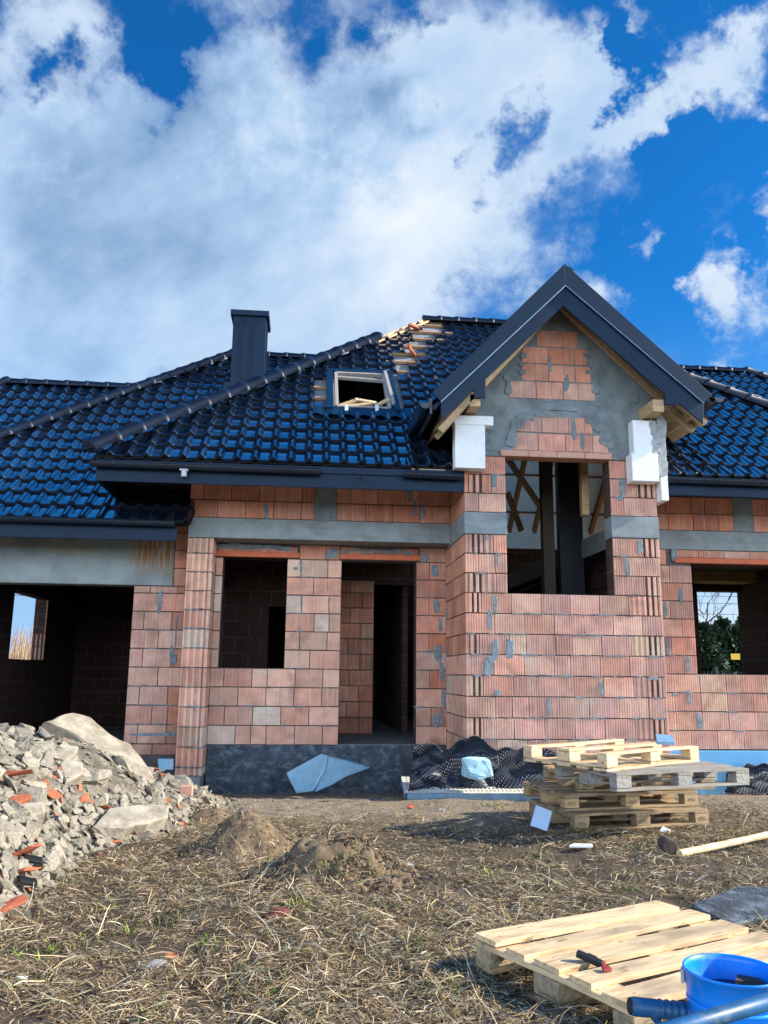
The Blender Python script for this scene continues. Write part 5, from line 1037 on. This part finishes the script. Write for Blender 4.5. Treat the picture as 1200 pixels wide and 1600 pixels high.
w = MB(); w.box(.03, L, -.004, 0, .0, .112); w.box(0, L, dep, dep+.004, 0, .112); w.box(.03, L, -.018, -.0045, .0, .012); w.box(0, .004, 0, dep, .05, .112); w.box(.03, L, .02, dep-.02, .004, .01); w.build('side_rail', M['bluesteel'], pk)
# pole, stump, dark mat
a = hit(1062, 1341); b = hit(1200, 1318); dd = (b-a); dd.z = 0; dd.normalize(); w = MB(); w.tube([a+Vector((0, 0, .03)), a+dd*.5+Vector((0, 0, .032)), a+dd*1.9+Vector((0, 0, .045))], [.027, .026, .026], 14); tag(w.build('wooden_pole', M['palewood'], None, a, loc=a, smooth=False), 'long pale wooden pole lying in the straw', 'pole')
h = hit(1043, 1337); w = MB(); w.tube([(-.0, -.07, .07), (.02, .10, .075)], [.058, .054], 14); o = w.build('wooden_stump', M['bark'], loc=h, bevel=.012); tag(o, 'dark round stump at the end of the pale pole', 'stump')
P = [hit(*p) for p in ((1081, 1428), (1158, 1395), (1215, 1402), (1215, 1440), (1142, 1454))]; c = sum(P, Vector())/5; w = MB()
w.prism([(p.x-c.x, p.y-c.y, .012) for p in P], (0, 0, .03)); tag(w.build('rubber_mat', M['bitumen'], loc=c, bevel=.008, weld=True), 'dark flat mat on the ground behind the foreground pallet', 'mat')
w = MB(); w.prism([(-.09, -.05, 0), (.07, -.07, .0), (.10, .04, .05), (-.05, .06, .06)], (0, -.01, .03)); p = at_z(1037, 1163, tp[4]+.02); o = w.build('metal_scrap', M['bluesteel'], loc=p, bevel=.003, weld=True); tag(o, 'small grey tilted metal piece on the upside down pallet', 'scrap')
# bucket
rimz = -.905; bc = at_z(1143, 1513, rimz); gb = gz(bc.x, bc.y); H = rimz-gb; rr = .144
bk_ = empty('bucket', (bc.x, bc.y, gb), 'bright blue plastic bucket with dark water in it', 'bucket')
w = MB(); w.lathe([(.001, .004), (rr*.80, .0), (rr*.81, .01), (rr*.93, H-.085), (rr*.955, H-.083), (rr*.958, H-.075), (rr*.99, H-.012), (rr*1.02, H-.010), (rr*1.025, H-.003), (rr*1.01, H), (rr*.965, H-.002), (rr*.955, H-.02), (rr*.86, .02), (.001, .02)], 72); w.build('body', M['bluepl'], bk_, smooth=True)
w = MB(); w.lathe([(rr*.93, H-.10), (rr*.975, H-.098), (rr*.975, H-.088), (rr*.94, H-.086)], 72); w.build('band', M['bluepl'], bk_, smooth=True)
w = MB(); w.lathe([(.0001, H-.075), (rr*.925, H-.075)], 48); w.build('water', M['water'], bk_)
w = MB(); w.prism([(rr*.2, rr*.2, H-.078), (rr*.78, rr*.05, H-.078), (rr*.8, rr*.3, H-.078), (rr*.45, rr*.55, H-.078)], (0, .01, .03)); w.tube([(rr*-.7, rr*.0, H-.074), (rr*-.3, -rr*.25, H-.070), (rr*-.1, -rr*.4, H-.073)], .006, 6); w.build('floating_debris', M['bark'], bk_, weld=True)
w = MB(); w.box(rr*.99, rr*1.06, -.02, .02, H-.06, H-.02); w.box(-rr*1.06, -rr*.99, -.02, .02, H-.06, H-.02); w.tube([(rr*1.04*math.cos(t), -.02-rr*1.0*math.sin(t)*.55, H-.04-rr*1.0*math.sin(t)*.85) for t in np.linspace(0, math.pi, 20)], .003, 6); ho = w.build('handle', M['steel'], bk_); ho.rotation_euler = (0, 0, R(150))
for k in range(9):                                       # scuffed white remains of a label
    an = R(-128+k*5.5); q = []
    for i in range(14):
        a2 = 2*math.pi*i/14; ra = random.uniform(.6, 1.1); tt = an+.055*ra*math.cos(a2); zz = H-.165-.012*(k % 3)+.026*ra*math.sin(a2); r0 = rr*(.82+(.93-.82)*zz/(H-.085))+.0012; q.append((r0*math.cos(tt), r0*math.sin(tt), zz))
    w = MB(); w.add(q, [tuple(range(14))])
    if k == 0: acc = MB()
    acc.add(q, [tuple(range(14))])
acc.build('worn_print', mk('worn_print', (.22, .42, .62), .6, .5, 30, .1), bk_)
# blue tube frame
fr0 = at_z(985, 1572, -1.03); e1 = at_z(1085, 1582, -1.05); d = (e1-fr0); far = fr0+d.normalized()*1.1
n0 = at_z(1060, 1606, -.87); n1 = at_z(1215, 1561, -.87)
tf = empty('tube_frame', (far.x, far.y, gz(far.x, far.y)), 'blue painted steel tube frame with a ribbed handle grip', 'tube frame'); T0 = tf.location
w = MB(); L = .34; st = 90; u = d.normalized(); pts = [fr0+u*(L*i/st) for i in range(st+1)]; w.tube(pts, [(.0275 if i > 1 else .0255) + (.0022*math.sin(i*1.05) if i > 22 else 0) for i in range(st+1)], 20); w.build('grip', M['tube'], tf, T0, smooth=True)
w = MB(); w.tube([fr0+u*.02, fr0+u*-.004], [.024, .024], 18); w.build('end_cap', M['black'], tf, T0)
w = MB(); w.tube([fr0+u*.30, far], .021, 16); w.tube([fr0+u*.07+Vector((0, -.01, -.02)), fr0+u*.13+Vector((0, -.10, -.10)), fr0+u*.2+Vector((0, -.2, -.22))], .012, 10); w.build('tube', M['tube'], tf, T0, smooth=True)
w = MB(); k = (n1-n0).normalized(); w.tube([n0-k*.5, n1+k*.45], .021, 18); w.tube([n1+k*.42, far+Vector((0, 0, .0))], .018, 14); w.tube([fr0+u*.2+Vector((0, -.2, -.22)), n0-k*.45], .012, 10); w.build('long_tube', M['tube'], tf, T0, smooth=True)
w = MB(); w.tube([far, Vector((far.x+.05, far.y, gz(far.x, far.y)))], .018, 12); w.build('leg', M['tube'], tf, T0)

# ------------------------------------------------------------------ what shows through the windows
def conifer(x, y, h, w0, lb, seed):
    rs = np.random.default_rng(seed); g0 = gz(x, y); o = empty('conifer', (x, y, g0), lb, 'tree', 'conifers beyond the right window')
    w = MB(); w.tube([(0, 0, 0), (.03, 0, h*.5), (0, 0, h*.97)], [.13, .08, .015], 8); w.build('trunk', M['bark'], o)
    n = 4200; t = rs.random(n)**.8; z = 1.2+(h-1.2)*t; r = w0*(1-t)**.75*np.sqrt(rs.random(n))*(1+.25*np.sin(rs.integers(0, 7, n)*1.9+z*5)); an = rs.uniform(0, 6.283, n); c = np.stack([r*np.cos(an), r*np.sin(an), z-r*.18], 1)
    d = np.stack([np.cos(an)+rs.normal(0, .5, n), np.sin(an)+rs.normal(0, .5, n), rs.normal(-.1, .45, n)], 1); d /= np.linalg.norm(d, axis=1)[:, None]; s = np.cross(d, rs.normal(0, 1, (n, 3))); s /= np.linalg.norm(s, axis=1)[:, None]; l = rs.uniform(.12, .3, n)[:, None]
    V = np.stack([c-d*l*.3-s*.02, c-d*l*.3+s*.02, c+d*l+s*.05*l/.2, c+d*l-s*.05*l/.2], 1).reshape(-1, 3); m = MB(); k = rs.uniform(.5, 1.9, n)
    m.v = [tuple(v) for v in V]; m.f = [(4*i, 4*i+1, 4*i+2, 4*i+3) for i in range(n)]; m.m = [0]*n; m.c = [(k[i//4],)*3 for i in range(4*n)]; m.build('crown', M['needle'], o)
CL = ['dark conifer at the left edge of the right window', 'bushy dark conifer second from the left in the window', 'tallest dark conifer in the middle of the window', 'broad conifer right of the middle one', 'dark conifer at the right edge of the window', 'conifer hidden mostly by the window jamb']
for i, (px, Y, h, wd) in enumerate(((1100, 33, 3.7, 1.1), (1115, 35, 3.75, 1.3), (1133, 36, 4.1, 1.4), (1151, 34, 3.6, 1.3), (1168, 35, 4.1, 1.4), (1186, 35, 4.0, 1.5))):
    p = at_y(px, 1040, Y); conifer(p.x, Y, h, wd, CL[i], i+3)
pf0, pf1 = at_y(1070, 1040, 27), at_y(1215, 1040, 27); fg = gz(pf0.x, 27); fo = empty('iron_fence', (pf0.x, 27, fg), 'black iron bar fence in front of the conifers', 'fence'); w = MB(); x = 0; Lf = pf1.x-pf0.x
while x < Lf: w.box(x, x+.02, -.01, .01, .05, 1.75); x += .13
w.build('fence_bar', M['iron'], fo); w = MB(); w.box(0, Lf, -.015, .015, .2, .25); w.box(0, Lf, -.015, .015, 1.55, 1.6); w.build('fence_rail', M['iron'], fo)
for k in range(4): w = MB(); w.box(k*Lf/3-.04, k*Lf/3+.04, -.04, .04, 0, 1.9); w.build('fence_post', M['iron'], fo)
p = at_y(1149, 1026, 26.95); w = MB(); w.box(-.16, .16, -.01, .01, -.1, .1); tag(w.build('fence_sign', M['yellow'], loc=p), 'small yellow plate on the iron fence', 'sign')
w = MB(); q = [at_y(px, py, 44) for px, py in ((1040, 1040), (1105, 1018), (1150, 1018), (1190, 1040))]; hh3 = MB()
sx_, sy_ = np.meshgrid(np.linspace(-6, 6, 50), np.linspace(-3, 3, 30)); sp = at_y(1118, 1040, 48); sz = -1.6+2.55*np.exp(-((sx_/3.2)**2+(sy_/1.6)**2)*1.2)+.15*(fbm(sx_*2, sy_*2, 3, 5)-.5)
tag(grid_mesh('sand_pile', sx_+sp.x, sy_+48, sz, M['rubbledust'], at=(sp.x, 48, -1.58)), 'pale sand pile behind the fence and conifers', 'sand pile')
# bare tree and wires
def bare_tree(x, y, h, lb):
    rs = random.Random(4); o = empty('bare_tree', (x, y, gz(x, y)), lb, 'tree'); tw = MB(); br = MB()
    tw.tube([(0, 0, 0), (.05, 0, h*.3), (0, .05, h*.55)], [.14, .10, .06], 8)
    def grow(p, d, L, r, k):
        e = p+d*L; br.tube([p, p+d*L*.5+Vector((rs.gauss(0, .05), rs.gauss(0, .05), 0))*L, e], [r, r*.8, r*.5], 5, caps=False)
        if k:
            for _ in range(3 if k > 1 else 4): grow(p+d*L*rs.uniform(.4, 1), (d+Vector((rs.gauss(0, .5), rs.gauss(0, .5), rs.gauss(.15, .3)))).normalized(), L*rs.uniform(.5, .75), r*.5, k-1)
    for i in range(7): a = i*.9; grow(Vector((0, 0, h*(.3+.04*i))), Vector((math.cos(a), math.sin(a), .9)).normalized(), h*.3, .045, 3)
    tw.build('trunk', M['bark'], o); br.build('branch', M['bark'], o)
p = at_y(1096, 1000, 42); bare_tree(p.x, 42, 7.6, 'leafless tree behind the conifers seen through the right window')
for i, (py, lb) in enumerate(((932, 'topmost power line behind the house'), (943, 'second power line behind the house'), (960, 'lowest power line behind the house'))):
    z = at_y(1130, py, 55).z; w = MB(); w.tube([(x, 55, z+.0009*(x-24)**2*.25) for x in np.linspace(-60, 70, 27)], .016, 5); tag(w.build('power_line', M['iron']), lb, 'cable', 'power lines behind the house')
for x in (-60.0, 70.0):
    zz = 9.5; o = empty('power_pole', (x, 55, -1.58), 'wooden pole carrying the power lines', 'pole', 'power poles behind the house'); w = MB(); w.tube([(0, 0, 0), (0, 0, 9)], [.16, .11], 10); w.build('shaft', M['bark'], o); w = MB(); w.box(-.05, .05, -.9, .9, 6.6, 6.72); w.build('crossarm', M['bark'], o)
def reeds(n): return RNG.uniform(-19, -5.5, n), RNG.uniform(21.5, 30, n)
tag(blades('dry_reeds', 9000, M['reed'], reeds, lambda n: RNG.uniform(1.7, 2.8, n), lambda n: RNG.uniform(.012, .03, n), [(.52, .35, .21, 3), (.44, .28, .17, 2), (.60, .46, .29, 1.5)], (1.3, 1.56), 0, .05, upright=True, zfun=G), 'tall tan reeds beyond the garage side window', 'reeds', kind='stuff')

# ------------------------------------------------------------------ sky, clouds, sun
SUN_EL, SUN_AZ = R(29), R(7)                             # from the right, a touch in front of the house front
sd = Vector((math.cos(SUN_EL)*math.cos(SUN_AZ), -math.cos(SUN_EL)*math.sin(SUN_AZ), math.sin(SUN_EL)))
ld = bpy.data.lights.new('sun', 'SUN'); ld.energy = 5.0; ld.angle = R(.5); ld.color = (1, .91, .75); lo_ = bpy.data.objects.new('sun', ld); COL.objects.link(lo_); lo_.rotation_euler = (-sd).to_track_quat('-Z', 'Y').to_euler()
wd = bpy.data.worlds.new('World'); SC.world = wd; wd.use_nodes = True; nt = wd.node_tree; n = nt.nodes; bg = n['Background']; bg.inputs['Strength'].default_value = .072
sk_ = n.new('ShaderNodeTexSky'); sk_.sky_type = 'NISHITA'; sk_.sun_disc = False; sk_.sun_elevation = SUN_EL; sk_.sun_rotation = math.atan2(sd.x, sd.y); sk_.air_density = 1.0; sk_.dust_density = .4; sk_.ozone_density = 3
tcw = n.new('ShaderNodeTexCoord'); DIR = tcw.outputs['Generated']
def math_(op, a, b=None, c=None):
    x = n.new('ShaderNodeMath'); x.operation = op
    for i, v in enumerate((a, b, c)):
        if v is None: continue
        if hasattr(v, 'is_output'): lnk(nt, v, x.inputs[i])
        else: x.inputs[i].default_value = v
    return x.outputs[0]
def mrange(o, a, b, c=0, d=1, sm=True):
    r = n.new('ShaderNodeMapRange'); r.interpolation_type = 'SMOOTHSTEP' if sm else 'LINEAR'
    for i, v in zip((1, 2, 3, 4), (a, b, c, d)): r.inputs[i].default_value = v
    lnk(nt, o, r.inputs[0]); return r.outputs[0]
def vnode(op, a, b):
    x = n.new('ShaderNodeVectorMath'); x.operation = op
    for i, v in enumerate((a, b)):
        if hasattr(v, 'is_output'): lnk(nt, v, x.inputs[i])
        else: x.inputs[i].default_value = v
    return x
nz_ = n.new('ShaderNodeTexNoise'); nz_.inputs['Scale'].default_value = 4.2; nz_.inputs['Detail'].default_value = 7; nz_.inputs['Roughness'].default_value = .62; lnk(nt, DIR, nz_.inputs['Vector'])
off = vnode('SUBTRACT', nz_.outputs['Color'], (.5, .5, .5)); sc_ = n.new('ShaderNodeVectorMath'); sc_.operation = 'SCALE'; lnk(nt, off.outputs[0], sc_.inputs[0]); sc_.inputs['Scale'].default_value = .60
WARP = vnode('ADD', DIR, sc_.outputs[0]).outputs[0]
def blob(px, py, rpx, wt, acc):
    d = ray(px, py).normalized(); di = vnode('DISTANCE', WARP, tuple(d)); v = mrange(di.outputs['Value'], rpx/1279, 0, 0, wt); return v if acc is None else math_('ADD', acc, v)
acc = None
for b in ((100, 560, 360, .55), (320, 420, 380, .62), (600, 330, 300, .52), (640, 70, 270, .62), (790, 140, 170, .46), (480, 520, 280, .45), (760, 400, 230, .52), (870, 310, 150, .46), (985, 245, 140, .50), (1090, 160, 130, .49), (1195, 100, 130, .47), (1000, 330, 110, .16), (110, 50, 180, .55), (40, 280, 220, .42), (1190, 455, 125, .85), (940, 450, 110, .42), (1130, 30, 75, .36), (985, 20, 75, .36), (1190, 300, 90, .12),
          (310, 90, 130, -.75), (120, 185, 85, -.62), (725, 265, 105, -.85), (610, -25, 110, -.5), (925, 135, 110, -.9), (1085, 345, 115, -.6), (1030, 440, 80, -.4), (1020, 85, 65, -.4), (1120, 275, 80, -.3)): acc = blob(*b, acc)
sepd = n.new('ShaderNodeSeparateXYZ'); lnk(nt, DIR, sepd.inputs[0])
tv = (CR*.84+CU*.54).normalized(); dt = vnode('DOT_PRODUCT', DIR, tuple(tv)); sv = n.new('ShaderNodeVectorMath'); sv.operation = 'SCALE'; sv.inputs[0].default_value = tuple(tv*.62); lnk(nt, dt.outputs['Value'], sv.inputs['Scale']); STRK = vnode('SUBTRACT', DIR, sv.outputs[0]).outputs[0]   # wind-drawn streaks
n2 = n.new('ShaderNodeTexNoise'); n2.inputs['Scale'].default_value = 4.0; n2.inputs['Detail'].default_value = 9; n2.inputs['Roughness'].default_value = .58; n2.inputs['Distortion'].default_value = .35; lnk(nt, STRK, n2.inputs['Vector'])
n3 = n.new('ShaderNodeTexNoise'); n3.inputs['Scale'].default_value = 11; n3.inputs['Detail'].default_value = 10; n3.inputs['Roughness'].default_value = .6; lnk(nt, STRK, n3.inputs['Vector'])
acc = math_('ADD', acc, math_('MULTIPLY_ADD', n2.outputs['Fac'], .8, -.40)); acc = math_('ADD', acc, math_('MULTIPLY_ADD', n3.outputs['Fac'], .62, -.31))
fill_bank = math_('MULTIPLY', mrange(sepd.outputs[1], .15, -.35), mrange(sepd.outputs[2], .52, .25)); acc = math_('ADD', acc, math_('MULTIPLY', fill_bank, .75))   # unseen bright cloud behind the viewer, added to light the house front
acc = math_('SUBTRACT', acc, mrange(sepd.outputs[2], .72, .84, 0, .7))
dens = mrange(acc, .04, .60)
shade = None
for b in ((230, 320, 330, .46), (100, 440, 260, .26), (560, 150, 190, .50), (420, 170, 200, .46), (780, 90, 120, .2), (480, 560, 300, .12), (1180, 520, 100, .15), (860, 330, 150, .15), (570, 300, 230, -.28), (640, 420, 220, -.18), (600, 30, 120, -.2), (170, 220, 110, -.35)): shade = blob(*b, shade)
shade = math_('ADD', shade, math_('MULTIPLY_ADD', n2.outputs['Fac'], 1.1, -.46)); shade = math_('ADD', shade, math_('MULTIPLY_ADD', n3.outputs['Fac'], 1.0, -.50))
cr = n.new('ShaderNodeValToRGB'); el = cr.color_ramp.elements; el[0].position = .05; el[0].color = (7.6, 7.9, 8.2, 1); el[1].position = .95; el[1].color = (1.35, 2.5, 4.4, 1)
e2 = el.new(.60); e2.color = (3.6, 5.0, 6.9, 1); lnk(nt, mrange(shade, -.60, 1.08, 0, 1, False), cr.inputs[0])
boost = math_('MULTIPLY_ADD', fill_bank, 3.9, 1.0); cs = n.new('ShaderNodeVectorMath'); cs.operation = 'SCALE'; lnk(nt, cr.outputs[0], cs.inputs[0]); lnk(nt, boost, cs.inputs['Scale'])
tint_ = n.new('ShaderNodeMix'); tint_.data_type = 'RGBA'; tint_.blend_type = 'MULTIPLY'; tint_.inputs[0].default_value = 1; lnk(nt, sk_.outputs[0], tint_.inputs[6]); tint_.inputs[7].default_value = (.09, .80, 1.42, 1)
hz_ = n.new('ShaderNodeMix'); hz_.data_type = 'RGBA'; lnk(nt, mrange(sepd.outputs[2], .42, -.02, 0, .85), hz_.inputs[0]); lnk(nt, tint_.outputs[2], hz_.inputs[6]); hz_.inputs[7].default_value = (3.0, 4.9, 7.2, 1); wz_ = n.new('ShaderNodeMix'); wz_.data_type = 'RGBA'; lnk(nt, mrange(sepd.outputs[2], .15, .03, 0, .92), wz_.inputs[0]); lnk(nt, hz_.outputs[2], wz_.inputs[6]); wz_.inputs[7].default_value = (6.6, 7.6, 8.6, 1)
mx_ = n.new('ShaderNodeMix'); mx_.data_type = 'RGBA'; lnk(nt, dens, mx_.inputs[0]); lnk(nt, wz_.outputs[2], mx_.inputs[6]); lnk(nt, cs.outputs[0], mx_.inputs[7]); 
zn_ = n.new('ShaderNodeMix'); zn_.data_type = 'RGBA'; lnk(nt, math_('MULTIPLY', mrange(sepd.outputs[2], .73, .84), mrange(sepd.outputs[1], -.3, .1)), zn_.inputs[0]); lnk(nt, mx_.outputs[2], zn_.inputs[6]); zn_.inputs[7].default_value = (.30, 3.3, 10.2, 1)
mz_ = n.new('ShaderNodeMix'); mz_.data_type = 'RGBA'; lnk(nt, math_('MULTIPLY', mrange(sepd.outputs[2], .48, .10, 0, .88), mrange(sepd.outputs[0], .45, -.15, .15, 1)), mz_.inputs[0]); lnk(nt, zn_.outputs[2], mz_.inputs[6]); mz_.inputs[7].default_value = (2.3, 4.4, 7.2, 1)
lp_ = n.new('ShaderNodeMix'); lp_.data_type = 'RGBA'; lnk(nt, fill_bank, lp_.inputs[0]); lnk(nt, mz_.outputs[2], lp_.inputs[6]); lnk(nt, mx_.outputs[2], lp_.inputs[7]); lnk(nt, lp_.outputs[2], bg.inputs['Color'])
SC.view_settings.view_transform = 'Standard'; SC.view_settings.look = 'None'; SC.view_settings.exposure = .87; SC.view_settings.gamma = 1
SC.cycles.max_bounces = 6; SC.cycles.diffuse_bounces = 3; SC.cycles.glossy_bounces = 3
